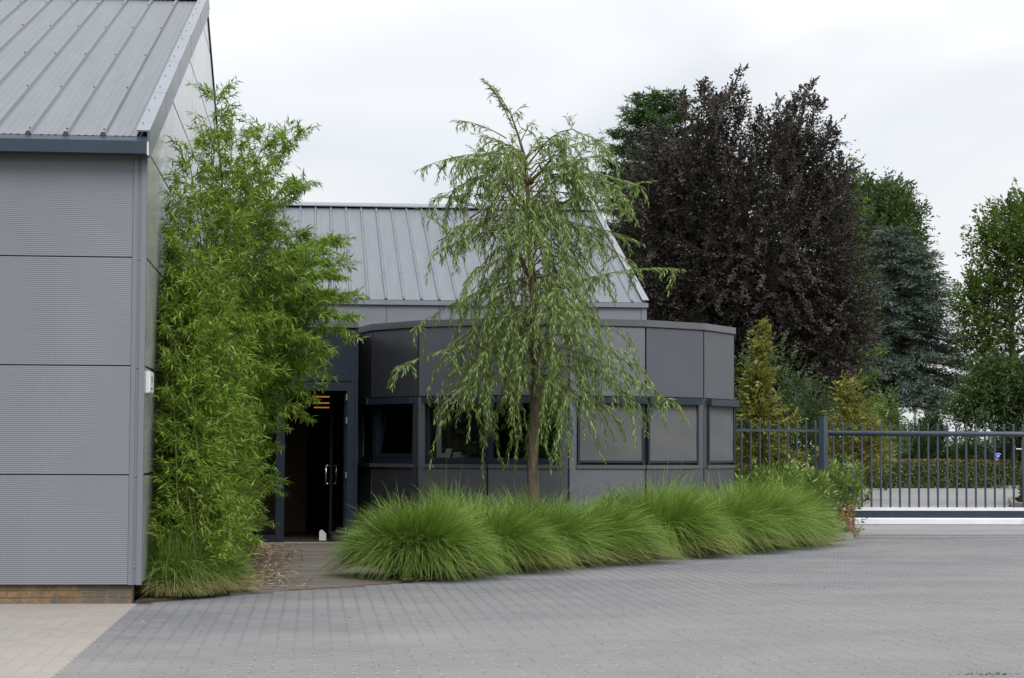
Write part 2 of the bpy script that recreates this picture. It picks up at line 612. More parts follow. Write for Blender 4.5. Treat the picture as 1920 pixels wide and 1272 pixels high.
L_YELLOW = leafmat('yellow_green_leaf', (0.100, 0.125, 0.020), (0.285, 0.290, 0.060), (0.27, 0.15, 0.045), 0.3)
L_LAUREL = leafmat('laurel_leaf', (0.076, 0.145, 0.026), (0.234, 0.331, 0.073), (0.25, 0.23, 0.06), 0.25, 0.35, 0.5)
L_HEDGE = leafmat('hedge_leaf', (0.042, 0.069, 0.022), (0.126, 0.163, 0.050), (0.19, 0.12, 0.045), 0.2)
L_DEAD = leafmat('dry_leaf', (0.20, 0.14, 0.08), (0.56, 0.44, 0.28), (0.33, 0.12, 0.05), 0.1)
L_INDOOR = leafmat('indoor_plant_leaf', (0.06, 0.16, 0.02), (0.13, 0.30, 0.05), None, 0.35)

M_HCORE = ground_mat('hedge_inside', [(0.35, (0.018, 0.026, 0.010)), (0.65, (0.045, 0.058, 0.02))], 9)

# ------------------------------------------------------------------ ground and paving
gmb = MB()
gmb.add([(-1500, -300, -0.06), (1500, -300, -0.06), (1500, 2500, -0.06), (-1500, 2500, -0.06)], [(0, 1, 2, 3)])
tag(obj('ground', gmb, M_GRASSG), kind='structure')

# the line where paving meets deck and planting, from near left to the gate
EDGE = [(-1.60, 18.98), (-0.80, 20.15), (0.70, 21.62), (0.98, 21.95), (2.60, 24.37), (4.21, 26.52), (6.06, 28.63), (8.55, 32.55), (8.62, 33.55)]


def edge_y(x):
    if x <= EDGE[0][0]:
        return EDGE[0][1]
    for (x0, y0), (x1, y1) in zip(EDGE, EDGE[1:]):
        if x <= x1:
            return y0 + (y1 - y0) * (x - x0) / (x1 - x0)
    return 33.55


PP, PL, PA, PG, PC = 0.132, 0.20, 0.011, 0.0024, 0.0175


def paver_outline():
    w, n = PP / 2 + PA - PG, PP / 2 - PA - PG
    h, q, t = PL / 2 - PG, PL / 4, PA
    right = [(w - PC, -h), (w, -h + PC), (w, -q - t), (n, -q + t), (n, q - t), (w, q + t), (w, h - PC), (w - PC, h)]
    left = [(-x, y) for x, y in reversed(right)]
    return right + left


OUT = np.array(paver_outline())
PTHICK = 0.05


def paver_sites(x0, x1, y0, ymax_fn, keep):
    res = []
    k0 = int(round((x0 + 1.575) / PP))
    k1 = int(round((x1 + 1.575) / PP))
    for k in range(k0, k1):
        x = -1.575 + (k + 0.5) * PP
        off = 0.5 * PL * (k % 2)
        y = y0 + off
        while y < 34:
            if keep(x, y) and y + 0.06 < ymax_fn(x - 0.05):
                res.append((x, y))
            y += PL
    return res


def lay_pavers(parent, sites, m_obj, m_rest, seed):
    r = random.Random(seed)
    sites = sorted(sites, key=lambda s: s[1] + 0.02 * abs(s[0] - 1.4))
    sites = [s for s in sites if s[1] > 12.25] + []
    me = mesh_of(MB().prism([tuple(p) for p in OUT], -PTHICK, 0.0), m_obj, 'paver')
    for x, y in sites[:300]:
        inst('paver', me, parent, (x, y, r.uniform(-0.0002, 0.0002)), (r.gauss(0, 0.001), r.gauss(0, 0.001), r.gauss(0, 0.006)))
    rest = sites[300:]
    if not rest:
        return
    n = len(OUT)
    N = len(rest)
    c = np.array(rest)
    ang = RNG.normal(0, 0.005, N)
    ca, sa = np.cos(ang)[:, None], np.sin(ang)[:, None]
    X = c[:, 0:1] + OUT[None, :, 0] * ca - OUT[None, :, 1] * sa
    Y = c[:, 1:2] + OUT[None, :, 0] * sa + OUT[None, :, 1] * ca
    tx, ty, dz = RNG.normal(0, 0.001, (N, 1)), RNG.normal(0, 0.001, (N, 1)), RNG.uniform(-0.0002, 0.0002, (N, 1))
    Zt = dz + tx * OUT[None, :, 0] + ty * OUT[None, :, 1]
    top = np.stack([X, Y, Zt], -1)
    bot = top - np.array([0, 0, 0.012])
    V = np.concatenate([top, bot], 1).reshape(-1, 3)
    tt = [(0, i, i + 1) for i in range(1, n - 1)]
    # the outline is star shaped about its centre strip, so fan from both ends of the waist instead
    tt = []
    half = n // 2
    for i in range(half - 1):                         # right side i..i+1 against mirrored left side
        a, b, cc, d = i, i + 1, n - 1 - (i + 1), n - 1 - i
        tt += [(a, b, cc), (a, cc, d)]
    for i in range(n):
        j = (i + 1) % n
        tt += [(i, n + i, n + j), (i, n + j, j)]
    T = (np.array(tt)[None] + (np.arange(N) * 2 * n)[:, None, None]).reshape(-1, 3)
    colr = np.repeat(RNG.random(N), 2 * n)[:, None] * np.ones((1, 3))
    po = tag(np_obj('pavers', V, T, m_rest, colr, parent), kind='stuff')
    po.data.polygons.foreach_set('use_smooth', np.zeros(len(T), bool))
    po.data.update()


sites = paver_sites(-1.6, 15.9, 12.0, edge_y, lambda x, y: x < 0.344 * y + 3.2)
sand = MB()
poly = [(-1.575, 11.5), (18, 11.5), (18, 33.55)] + [(x, y) for x, y in reversed(EDGE)][0:-1] + [(-1.575, 18.99)]
sand.prism(poly, -0.055, -0.0011)
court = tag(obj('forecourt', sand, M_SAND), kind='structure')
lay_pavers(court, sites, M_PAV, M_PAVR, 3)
sites_b = paver_sites(-4.2, -1.574, 12.0, lambda x: 19.06, lambda x, y: True)
sandb = MB()
sandb.prism([(-4.3, 11.5), (-1.576, 11.5), (-1.576, 19.07), (-4.3, 19.07)], -0.055, -0.0006)
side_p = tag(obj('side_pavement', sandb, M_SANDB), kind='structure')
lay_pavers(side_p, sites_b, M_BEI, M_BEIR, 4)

# beds, strip under the gate, driveway beyond it
bed = MB()
bed.prism([(-1.60, 19.0), (-0.82, 20.18), (-0.82, 31.2), (-1.6, 31.2)], -0.05, 0.02)
bed.prism([(0.95, 21.97), (2.60, 24.40), (4.21, 26.55), (6.06, 28.66), (8.50, 32.4), (8.5, 33.9), (6.7, 34.6), (6.7, 31.0), (0.66, 31.0)], -0.05, 0.02)
tag(obj('planting_bed', bed, M_SOIL), kind='structure')
strip = MB()
strip.prism([(8.62, 33.63), (18, 33.63), (18, 36.4), (8.9, 36.4)], -0.05, -0.004)
tag(obj('gate_threshold', strip, M_DRIVE), kind='structure')
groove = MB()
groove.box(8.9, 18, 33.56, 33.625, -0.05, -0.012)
tag(obj('gate_ground_strip', groove, M_SCREW), kind='structure')  # thin dark strip sunk into the ground in front of the gate
drv = MB()
drv.prism([(8.9, 36.41), (18, 36.41), (18.2, 53), (21.5, 62), (26.4, 70), (31, 78.5), (31, 82), (17, 80), (12.7, 55)], -0.05, 0.0)
tag(obj('driveway', drv, M_DRIVE), kind='structure')
dk = MB()
for a, b in zip([(9.0, 36.5), (12.75, 55.0), (17.2, 80.0)], [(12.75, 55.0), (17.2, 80.0), (31, 82.2)]):
    d = Vector((b[0] - a[0], b[1] - a[1], 0))
    nrm = Vector((-d.y, d.x, 0)).normalized()
    dk.obox((*a, 0), d, nrm, (0, 0, 1), 0, 0.995, 0, 0.22, -0.05, 0.10)
for a, b in zip([(18.1, 36.5), (18.3, 53.0), (20.0, 58.2), (22.0, 62.4), (26.6, 70)], [(18.3, 53.0), (20.0, 58.2), (22.0, 62.4), (26.6, 70), (31.2, 78.0)]):
    d = Vector((b[0] - a[0], b[1] - a[1], 0))
    nrm = Vector((d.y, -d.x, 0)).normalized()
    dk.obox((*a, 0), d, nrm, (0, 0, 1), 0, 0.995, 0, 0.16, -0.05, 0.12)
tag(obj('driveway_kerb', dk, M_CONC), kind='structure')

# wooden deck: every plank a part
deck = empty('walkway_deck', (0, 25, 0), kind='structure')
y = 20.0
while y < 31.15:
    y1 = min(y + 0.138, 31.17)

    def xr(yy):                                     # diagonal front edge cuts the planks' right ends
        for (xa, ya), (xb, yb) in zip(EDGE, EDGE[1:]):
            if ya <= yy <= yb:
                return xa + (xb - xa) * (yy - ya) / (yb - ya)
        return 0.98
    ra, rb = min(xr(y) - 0.02, 0.96), min(xr(y1) - 0.02, 0.96)
    if y > 21.9:
        ra = rb = 0.96 if y < 30.9 else 0.64
    lf = -0.80 + 0.1 * (y - 20.15) / 11
    if rb > lf + 0.05:
        z = 0.012 + random.uniform(-0.002, 0.002)
        pm = MB().prism([(lf, y), (max(ra, lf + 0.02), y), (rb, y1), (lf, y1)], -0.04, z)
        obj('plank', pm, M_DECK, deck)
    y += 0.146

# ------------------------------------------------------------------ left building (hall with steel roof)
XC, YF = -1.545, 19.0
hall = empty('metal_clad_hall', (-6, 19, 0), 'large grey metal clad building with pitched steel roof at the left edge', 'building')
Z0, PH = 0.175, 0.99
XW = -7.0


def ribbed_panel(x0, x1, z0, z1, yf, pitch=0.018, depth=0.0009):
    """a sandwich panel with real horizontal micro ribs on its face"""
    n = max(2, int(round((z1 - z0) / pitch)))
    p = (z1 - z0) / n
    prof = [(0.0, z0)]
    for i in range(n):
        b = z0 + i * p
        prof += [(0.0, b + p * 0.55), (depth, b + p * 0.65), (depth, b + p * 0.90), (0.0, b + p * 0.999)]
    mb = MB()
    vs, fs = [], []
    for (d, z) in prof:
        vs += [(x0, yf + d, z), (x1, yf + d, z)]
    for i in range(len(prof) - 1):
        fs.append((2 * i, 2 * i + 1, 2 * i + 3, 2 * i + 2))
    mb.add(vs, fs)
    mb.add([(x0, yf, z0), (x1, yf, z0), (x1, yf + 0.05, z0), (x0, yf + 0.05, z0)], [(0, 3, 2, 1)])
    mb.add([(x0, yf, z1), (x1, yf, z1), (x1, yf + 0.05, z1), (x0, yf + 0.05, z1)], [(0, 1, 2, 3)])
    mb.add([(x1, yf, z0), (x1, yf + 0.05, z0), (x1, yf + 0.05, z1), (x1, yf, z1)], [(0, 1, 2, 3)])
    return mb


for i in range(4):
    z0 = Z0 + i * PH + (0.004 if i else 0)
    z1 = Z0 + (i + 1) * PH - 0.006
    obj('wall_panel', ribbed_panel(XW, XC - 0.122, z0, min(z1, 4.12), YF), M_WALL, hall)
obj('wall_core', MB().box(XW, XC - 0.02, YF + 0.03, 38.1, Z0, 4.15), M_DARK, hall)
obj('wall_core', MB().box(XW, XC - 0.10, YF + 0.31, 38.0, -0.05, Z0 - 0.002), M_DARK, hall)
core = MB()
# gable triangle core
core.loft([(XC - 0.02, YF + 0.03, 4.15), (XC - 0.02, 38.1, 4.15), (XC - 0.02, 28.6, 7.5)], [(XW, YF + 0.03, 4.15), (XW, 38.1, 4.15), (XW, 28.6, 7.5)])
obj('wall_core', core, M_DARK, hall)
ct = MB()
ct.box(XC - 0.119, XC - 0.078, YF - 0.004, YF + 0.03, Z0 - 0.004, 4.10)
ct.box(XC - 0.078, XC - 0.046, YF + 0.006, YF + 0.03, Z0 - 0.004, 4.10)
ct.box(XC - 0.046, XC + 0.004, YF - 0.012, YF + 0.03, Z0 - 0.004, 4.10)
ct.box(XC - 0.02, XC + 0.004, YF + 0.03, YF + 0.07, Z0 - 0.004, 4.10)
obj('corner_trim', ct, M_WALL, hall)
riv = MB().tube([(0, 0.004, 0), (0, -0.004, 0), (0, -0.008, 0)], [0.009, 0.009, 0.004], 8)
rivm = mesh_of(riv, M_RIVET, 'rivet')
for i in range(5):
    inst('rivet', rivm, hall, (XC - 0.062, YF + 0.005, [0.33, 1.15, 2.135, 3.125, 4.0][i]))
# gable cladding: horizontal courses with vertical seams
def roof_z(yy):
    return 4.15 + (yy - 19.0) * (7.55 - 4.15) / 9.6 if yy <= 28.6 else 7.55 - (yy - 28.6) * (7.55 - 4.15) / 9.6


seams_y = [19.075, 25.7, 31.6, 38.1]
for r_ in range(8):
    za, zb = Z0 + r_ * PH, Z0 + (r_ + 1) * PH
    for ya, yb in zip(seams_y, seams_y[1:]):
        ya2, yb2 = ya + 0.014, yb - 0.014
        za2, zb2 = za + 0.012, zb - 0.012
        ys = np.linspace(ya2, yb2, 60).tolist() + [28.6]
        ys = sorted(set(yy for yy in ys if ya2 <= yy <= yb2))
        topz = [(yy, min(zb2, roof_z(yy) - 0.03)) for yy in ys]
        topz = [t for t in topz if t[1] > za2 + 0.01]
        if len(topz) < 2:
            continue
        # keep only the corner points of the upper outline
        simp = [topz[0]]
        for k in range(1, len(topz) - 1):
            s0 = (topz[k][1] - topz[k - 1][1]) / (topz[k][0] - topz[k - 1][0])
            s1 = (topz[k + 1][1] - topz[k][1]) / (topz[k + 1][0] - topz[k][0])
            if abs(s0 - s1) > 1e-4:
                simp.append(topz[k])
        simp.append(topz[-1])
        outl = [(simp[0][0], za2), (simp[-1][0], za2)] + simp[::-1]
        A = [(XC - 0.02, p[0], p[1]) for p in outl]
        B = [(XC, p[0], p[1]) for p in outl]
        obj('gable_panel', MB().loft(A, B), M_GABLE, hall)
# brick plinth, brick by brick
obj('plinth_mortar', MB().box(XW, XC - 0.088, YF + 0.052, YF + 0.3, -0.05, Z0 - 0.002), M_MORTAR, hall)
rows = [(-0.012, 0.044), (0.056, 0.108), (0.120, 0.172)]
for k, (za, zb) in enumerate(rows):
    x = XC - 0.095
    first = [0.20, 0.095, 0.20][k]
    pat = random.Random(20 + k)
    w = first
    while x > -4.4:
        bm_ = MB().box(x - w, x, YF + 0.044 + pat.uniform(0, 0.004), YF + 0.12, za, zb)
        obj('brick', bm_, M_BRICK, hall)
        x -= w + 0.012
        w = pat.choice([0.21, 0.21, 0.21, 0.10])
# roof
SL = (7.63 - 4.235) / (28.6 - 18.86)


def roof_sheets(parent, x_first, x_last, rib_x0, ye, ze, yr, zr, mat, per=3, pitch=1 / 3):
    """trapezoid-rib roofing; one sheet = three ribs, every sheet a part"""
    L = Vector((0, yr - ye, zr - ze))
    nrm = Vector((0, -(zr - ze), yr - ye)).normalized()
    n = int(math.ceil((rib_x0 - x_last) / pitch)) + 1
    prof_all = []
    for k in range(0, n):
        xr_ = rib_x0 - k * pitch
        prof = [(xr_ + pitch * 0.5 - 0.001, 0)]
        prof = [(xr_ + pitch - 0.036, 0.0)] if False else []
        # pan right of the rib (three shallow swages), then the rib itself
        right = xr_ + pitch - 0.032
        for s in (0.78, 0.55, 0.32):
            c = xr_ + 0.032 + (right - xr_ - 0.032) * s
            prof += [(c + 0.012, 0.0), (c + 0.006, 0.004), (c - 0.006, 0.004), (c - 0.012, 0.0)]
        prof = [(right, 0.0)] + prof + [(xr_ + 0.030, 0.0), (xr_ + 0.014, 0.032), (xr_ - 0.014, 0.032), (xr_ - 0.030, 0.0)]
        prof_all.append([(min(px_, x_first), h) for px_, h in prof])
    sheets = [prof_all[i:i + per] for i in range(0, n, per)]
    for sh in sheets:
        pts = [p for pr in sh for p in pr]
        vs, fs = [], []
        for x_, h in pts:
            a = Vector((x_, ye, ze)) + nrm * h
            b = a + L
            vs += [a, b]
        for i in range(len(pts) - 1):
            fs.append((2 * i, 2 * i + 1, 2 * i + 3, 2 * i + 2))
        sheet = MB().add(vs, fs)
        for pr in sh:
            r4 = [p for p in pr[-4:]]
            cap_ = [Vector((x_, ye, ze)) + nrm * h + L * 0.0004 for x_, h in r4]
            sheet.add(cap_, [(0, 1, 2, 3)])
        obj('roof_sheet', sheet, mat, parent)
    # screws along the ribs
    sc = MB()
    for k in range(n):
        xr_ = rib_x0 - k * pitch
        if xr_ > x_first:
            continue
        for t in (0.012, 0.24, 0.46, 0.68, 0.9, 0.985):
            p = Vector((xr_, ye, ze)) + L * t + nrm * 0.032
            sc.tube([p, p + nrm * 0.010], 0.0085, 6)
    tag(obj('roof_screws', sc, M_SCREW, parent), kind='stuff')
    return nrm, L


nrm, Lr = roof_sheets(hall, XC - 0.075, XW, X_at(187, 19.0), 18.86, 4.235, 28.6, 7.63, M_ROOF)
back = MB().loft([(XC + 0.02, 28.62, 7.60), (XC + 0.02, 38.4, 4.22), (XC + 0.02, 38.4, 4.16), (XC + 0.02, 28.62, 7.54)],
                 [(XW, 28.62, 7.60), (XW, 38.4, 4.22), (XW, 38.4, 4.16), (XW, 28.62, 7.54)])
obj('rear_roof', back, M_SLATE, hall)
under = MB().loft([(XC - 0.05, 18.9, 4.22), (XC - 0.05, 28.6, 7.60), (XC - 0.05, 28.6, 7.5), (XC - 0.05, 18.9, 4.12)],
                  [(XW, 18.9, 4.22), (XW, 28.6, 7.60), (XW, 28.6, 7.5), (XW, 18.9, 4.12)])
obj('roof_core', under, M_DARK, hall)
# verge trim in lapped lengths
nseg = 5
for i in range(nseg):
    t0, t1 = i / nseg, (i + 1) / nseg + (0.006 if i < nseg - 1 else 0)
    lift = 0.0015 * i
    a = Vector((0, 18.84, 4.245)) + Lr * t0
    b = Vector((0, 18.84, 4.245)) + Lr * t1
    mb = MB()
    for x0_, x1_, h0, h1 in ((XC - 0.085, XC + 0.035, 0.030, 0.044 + lift), (XC + 0.012, XC + 0.035 + lift, -0.215, 0.0298)):
        A = [a + nrm * h0 + Vector((x0_, 0, 0)), a + nrm * h0 + Vector((x1_, 0, 0)), a + nrm * h1 + Vector((x1_, 0, 0)), a + nrm * h1 + Vector((x0_, 0, 0))]
        B = [q + (b - a) for q in A]
        mb.loft(A, B)
    obj('verge_trim', mb, M_TRIM, hall)
vs_ = MB()
for i in range(15):
    p = Vector((XC - 0.07 + 0.02, 18.84, 4.245)) + Lr * (0.03 + i * 0.068) + nrm * 0.05
    vs_.tube([p, p + nrm * 0.008], 0.007, 6)
tag(obj('verge_screws', vs_, M_SCREW, hall), kind='stuff')
rc = MB()
rc.loft([(XC + 0.03, 28.33, 7.60), (XC + 0.03, 28.62, 7.70), (XC + 0.03, 28.95, 7.58), (XC + 0.03, 28.95, 7.56), (XC + 0.03, 28.62, 7.68), (XC + 0.03, 28.33, 7.58)],
        [(XW, 28.33, 7.60), (XW, 28.62, 7.70), (XW, 28.95, 7.58), (XW, 28.95, 7.56), (XW, 28.62, 7.68), (XW, 28.33, 7.58)])
obj('ridge_cap', rc, M_TRIM, hall)
gut = MB()
gut.loft([(XC + 0.012, 18.86, 4.232), (XC + 0.012, 18.80, 4.185), (XC + 0.012, 18.80, 4.07), (XC + 0.012, 18.995, 4.07), (XC + 0.012, 18.995, 4.20)],
         [(XW, 18.86, 4.232), (XW, 18.80, 4.185), (XW, 18.80, 4.07), (XW, 18.995, 4.07), (XW, 18.995, 4.20)])
gt = obj('fascia_gutter', gut, M_SLATE, hall)
obj('fascia_end', MB().box(XC + 0.0125, XC + 0.026, 18.81, 18.99, 4.06, 4.18), M_WHITE, gt)

# intercom on the gable
ic = empty('intercom_panel', (XC, 19.35, 2.0), 'white intercom box on the grey corner wall beside the bamboo', 'intercom')
obj('housing', MB().box(XC + 0.002, XC + 0.034, 19.17, 19.62, 1.915, 2.115), M_WHITE, ic)
obj('face_plate', MB().box(XC + 0.034, XC + 0.042, 19.185, 19.605, 1.925, 2.105), M_WHITE, ic)
for zz in (2.045, 2.065, 2.025):
    for yy in (19.30, 19.36, 19.42):
        obj('button', MB().box(XC + 0.042, XC + 0.046, yy, yy + 0.035, zz - 0.006, zz + 0.006), M_RIVET, ic)
obj('card_slot', MB().box(XC + 0.042, XC + 0.047, 19.29, 19.42, 1.95, 1.962), M_BLACK, ic)

# ------------------------------------------------------------------ rear building
rear = empty('rear_hall', (3, 38.7, 0), 'grey building with low wall and standing rib roof behind the round pavilion', 'building')
RX1, RX0, RY = 6.27, -3.2, 38.7
x = 1.33 - 1.0 * 5
seamx = []
while x < RX1 - 0.2:
    seamx.append(x)
    x += 1.0
for xa, xb in zip(seamx, seamx[1:] + [RX1 - 0.11]):
    obj('wall_panel', MB().box(xa + 0.006, xb - 0.006, RY, RY + 0.05, 0.0, 4.125), M_WALL, rear)
obj('corner_trim', MB().box(RX1 - 0.106, RX1, RY - 0.008, RY + 0.09, 0.0, 4.125), M_WALL, rear)
obj('wall_core', MB().box(RX0 - 1, RX1 - 0.01, RY + 0.03, 53, -0.05, 4.149), M_WALL, rear)
rcore = MB()
rcore.loft([(RX1 - 0.01, RY + 0.03, 4.15), (RX1 - 0.01, 53, 4.15), (RX1 - 0.01, 45.8, 6.72)], [(RX0 - 1, RY + 0.03, 4.15), (RX0 - 1, 53, 4.15), (RX0 - 1, 45.8, 6.72)])
obj('wall_core', rcore, M_WALL, rear)
obj('eave_trim', MB().box(RX0 - 1, RX1 + 0.02, RY - 0.06, RY + 0.03, 4.13, 4.215), M_TRIM, rear)
n2, L2 = roof_sheets(rear, RX1 - 0.02, RX0 - 1, X_at(688, 38.7) + (1 / 3) * 15, RY - 0.045, 4.222, 45.8, 6.83, M_ROOF)
ver = MB()
a = Vector((0, RY - 0.06, 4.225))
A = [a + n2 * h + Vector((x_, 0, 0)) for x_, h in ((RX1 - 0.09, 0.036), (RX1 + 0.03, 0.036), (RX1 + 0.03, 0.05), (RX1 - 0.09, 0.05))]
ver.loft(A, [q + L2 for q in A])
obj('verge_trim', ver, M_TRIM, rear)
obj('ridge_cap', MB().loft([(RX1 + 0.03, 45.5, 6.80), (RX1 + 0.03, 45.8, 6.90), (RX1 + 0.03, 46.1, 6.80), (RX1 + 0.03, 46.1, 6.78), (RX1 + 0.03, 45.8, 6.88), (RX1 + 0.03, 45.5, 6.78)],
                           [(RX0 - 1, 45.5, 6.80), (RX0 - 1, 45.8, 6.90), (RX0 - 1, 46.1, 6.80), (RX0 - 1, 46.1, 6.78), (RX0 - 1, 45.8, 6.88), (RX0 - 1, 45.5, 6.78)]), M_TRIM, rear)
obj('rear_roof', MB().loft([(RX1, 45.82, 6.82), (RX1, 53, 4.2), (RX1, 53, 4.14), (RX1, 45.82, 6.76)], [(RX0 - 1, 45.82, 6.82), (RX0 - 1, 53, 4.2), (RX0 - 1, 53, 4.14), (RX0 - 1, 45.82, 6.76)]), M_ROOF, rear)

# ------------------------------------------------------------------ round pavilion (half of a regular 16-gon)
PCX, PCY, PR, PSTEP, PPH = 3.716, 33.0, 3.06, math.radians(22.5), math.radians(-0.284)
pav = empty('round_office_pavilion', (PCX, PCY, 0), 'low dark grey faceted round office with windows behind the willow', 'building')


def pv(k, r):
    a_ = (k - 3) * PSTEP + PPH
    return Vector((PCX + r * math.sin(a_), PCY - r * math.cos(a_), 0))


FL = 2 * PR * math.sin(PSTEP / 2)


def fbox(mb, k, u0, u1, o0, o1, z0, z1):
    """box on facet k: u along the facet, o outward"""
    A_, B_ = pv(k, PR), pv(k + 1, PR)
    d = (B_ - A_).normalized()
    nn = Vector((d.y, -d.x, 0))
    mb.obox(A_, d, nn, (0, 0, 1), u0, u1, o0, o1, z0, z1)
    return mb


def fring(mb, k, o0, o1, z0, z1, gap=0.0):
    """mitred ring segment over facet k"""
    c = math.cos(PSTEP / 2)
    P = [pv(k, PR + o0 / c), pv(k + 1, PR + o0 / c), pv(k + 1, PR + o1 / c), pv(k, PR + o1 / c)]
    if gap:
        d = (P[1] - P[0]).normalized() * gap
        P = [P[0] + d, P[1] - d, P[2] - d, P[3] + d]
    mb.prism([(p.x, p.y) for p in P], z0, z1)
    return mb


ZS, ZW, ZC, ZT = 1.195, 2.10, 3.245, 3.343        # sill, window head, cornice bottom, cornice top
for za_, zb_ in ((-0.05, ZS - 0.004), (ZW + 0.01, ZC + 0.06)):
    core = MB()
    for k in range(-1, 7):
        fring(core, k, -0.16, -0.022, za_, zb_)
    obj('wall_core', core, M_DARK, pav)
for k in range(-1, 7):
    obj('lower_panel', fring(MB(), k, -0.022, 0.0, 0.03, ZS - 0.055, 0.015), M_ROT, pav)
    obj('upper_panel', fring(MB(), k, -0.022, 0.0, ZW + 0.115, ZC - 0.006, 0.015), M_ROT, pav)
    obj('cornice', fring(MB(), k, -0.2, 0.028, ZC, ZT), M_ROTT, pav)
    obj('cornice_drip', fring(MB(), k, -0.02, 0.012, ZC - 0.014, ZC - 0.001), M_DARK, pav)
    odd = (k % 2 == 1)
    SO, MU = 0.135, 0.035                         # solid pier beside a corner / slim mullion at the other corner
    u0 = SO if odd else MU
    u1 = FL - (MU if odd else SO)
    # pier beside the solid corner
    if odd:
        obj('pier_panel', fbox(MB(), k, 0.009, SO - 0.012, -0.022, 0.0, ZS - 0.05, ZW + 0.10), M_ROT, pav)
        core_p = fbox(MB(), k, -0.0, SO, -0.16, -0.022, ZS - 0.004, ZW + 0.01)
        obj('mullion', fbox(MB(), k, FL - MU, FL + 0.0, -0.15, -0.03, ZS - 0.004, ZW + 0.01), M_FRAME, pav)
    else:
        obj('pier_panel', fbox(MB(), k, FL - SO + 0.012, FL - 0.009, -0.022, 0.0, ZS - 0.05, ZW + 0.10), M_ROT, pav)
        core_p = fbox(MB(), k, FL - SO, FL, -0.16, -0.022, ZS - 0.004, ZW + 0.01)
        obj('mullion', fbox(MB(), k, 0, MU, -0.15, -0.03, ZS - 0.004, ZW + 0.01), M_FRAME, pav)
    obj('pier_core', core_p, M_FRAME, pav)
    obj('sill', fbox(MB(), k, u0 - 0.02 if odd else 0.005, FL - 0.005 if odd else u1 + 0.02, -0.05, 0.022, ZS - 0.05, ZS + 0.004), M_ROTT, pav)
    fw_ = 0.05
    fm = MB()
    fbox(fm, k, u0, u0 + fw_, -0.085, -0.03, ZS + 0.004, ZW)
    fbox(fm, k, u1 - fw_, u1, -0.085, -0.03, ZS + 0.004, ZW)
    fbox(fm, k, u0 + fw_, u1 - fw_, -0.085, -0.03, ZS + 0.004, ZS + 0.10)
    fbox(fm, k, u0 + fw_, u1 - fw_, -0.085, -0.03, ZW - 0.045, ZW)
    win = obj('window', fm, M_FRAME, pav)
    if k == 0:
        # tilted sash, open inwards at the top
        A_, B_ = pv(k, PR), pv(k + 1, PR)
        d = (B_ - A_).normalized()
        nn = Vector((d.y, -d.x, 0))
        tz = (Vector((0, 0, 1)) - nn * 0.16).normalized()
        o_ = A_ + nn * (-0.09) + Vector((0, 0, ZS + 0.10))
        sm = MB()
        a0, a1, h = u0 + fw_ + 0.01, u1 - fw_ - 0.01, ZW - ZS - 0.16
        sm.obox(o_, d, tz.cross(d), tz, a0, a0 + 0.05, -0.045, 0, 0, h)
        sm.obox(o_, d, tz.cross(d), tz, a1 - 0.05, a1, -0.045, 0, 0, h)
        sm.obox(o_, d, tz.cross(d), tz, a0 + 0.05, a1 - 0.05, -0.045, 0, 0, 0.05)
        sm.obox(o_, d, tz.cross(d), tz, a0 + 0.05, a1 - 0.05, -0.045, 0, h - 0.05, h)
        obj('tilted_sash', sm, M_FRAME, win)
        gp_ = MB()
        gp_.obox(o_, d, tz.cross(d), tz, a0 + 0.05, a1 - 0.05, -0.03, -0.022, 0.05, h - 0.05)
        obj('pane', gp_, M_GLASS, win)
        ed = MB()
        ed.obox(o_, d, tz.cross(d), tz, a0 - 0.006, a0 - 0.0005, -0.03, -0.018, 0.0, h)
        obj('seal_strip', ed, M_RIVET, win)
    else:
        obj('pane', fbox(MB(), k, u0 + fw_, u1 - fw_, -0.065, -0.057, ZS + 0.10, ZW - 0.045), M_GLASS, win)
    hood = fbox(MB(), k, u0 - 0.03 if odd else 0.012, FL - 0.012 if odd else u1 + 0.03, -0.022, 0.085, ZW + 0.002, ZW + 0.098)
    obj('blind_box', hood, M_HOOD, win)
    if k >= 3:
        # outdoor fabric blind, slightly wavy, with its side rails and bottom bar
        fb = MB()
        A_, B_ = pv(k, PR), pv(k + 1, PR)
        d = (B_ - A_).normalized()
        nn = Vector((d.y, -d.x, 0))
        nu, nv = 24, 18
        vv = []
        z0_, z1_ = ZS + 0.07, ZW + 0.003
        for j in range(nv + 1):
            for i in range(nu + 1):
                u = u0 + 0.03 + (u1 - u0 - 0.06) * i / nu
                z = z0_ + (z1_ - z0_) * j / nv
                wob = 0.004 * math.sin(7 * i / nu + k * 2) * math.sin(PI * j / nv) + 0.003 * math.sin(11 * j / nv + 3 * i / nu + k)
                wob += 0.005 * math.exp(-((j / nv) / 0.25) ** 2) * math.sin(5.5 * i / nu + k)
                vv.append(A_ + d * u + nn * (0.012 + wob) + Vector((0, 0, z)))
        ff = [(j * (nu + 1) + i, j * (nu + 1) + i + 1, (j + 1) * (nu + 1) + i + 1, (j + 1) * (nu + 1) + i) for j in range(nv) for i in range(nu)]
        fb.add(vv, ff)
        obj('roller_blind', fb, M_FABRIC, win, smooth=True)
        rl = MB()
        fbox(rl, k, u0 - 0.004, u0 + 0.028, -0.022, 0.03, ZS + 0.006, ZW + 0.0015)
        fbox(rl, k, u1 - 0.028, u1 + 0.004, -0.022, 0.03, ZS + 0.006, ZW + 0.0015)
        fbox(rl, k, u0 + 0.03, u1 - 0.03, -0.005, 0.026, ZS + 0.035, ZS + 0.07)
        obj('blind_rail', rl, M_HOOD, win)
rp = [pv(k, PR - 0.03) for k in range(-1, 8)]
obj('flat_roof', MB().prism([(p.x, p.y) for p in rp] + [(PCX + PR - 0.03, RY - 0.01), (PCX - PR + 0.03, RY - 0.01)], ZC - 0.05, ZC + 0.03), M_DARK, pav)
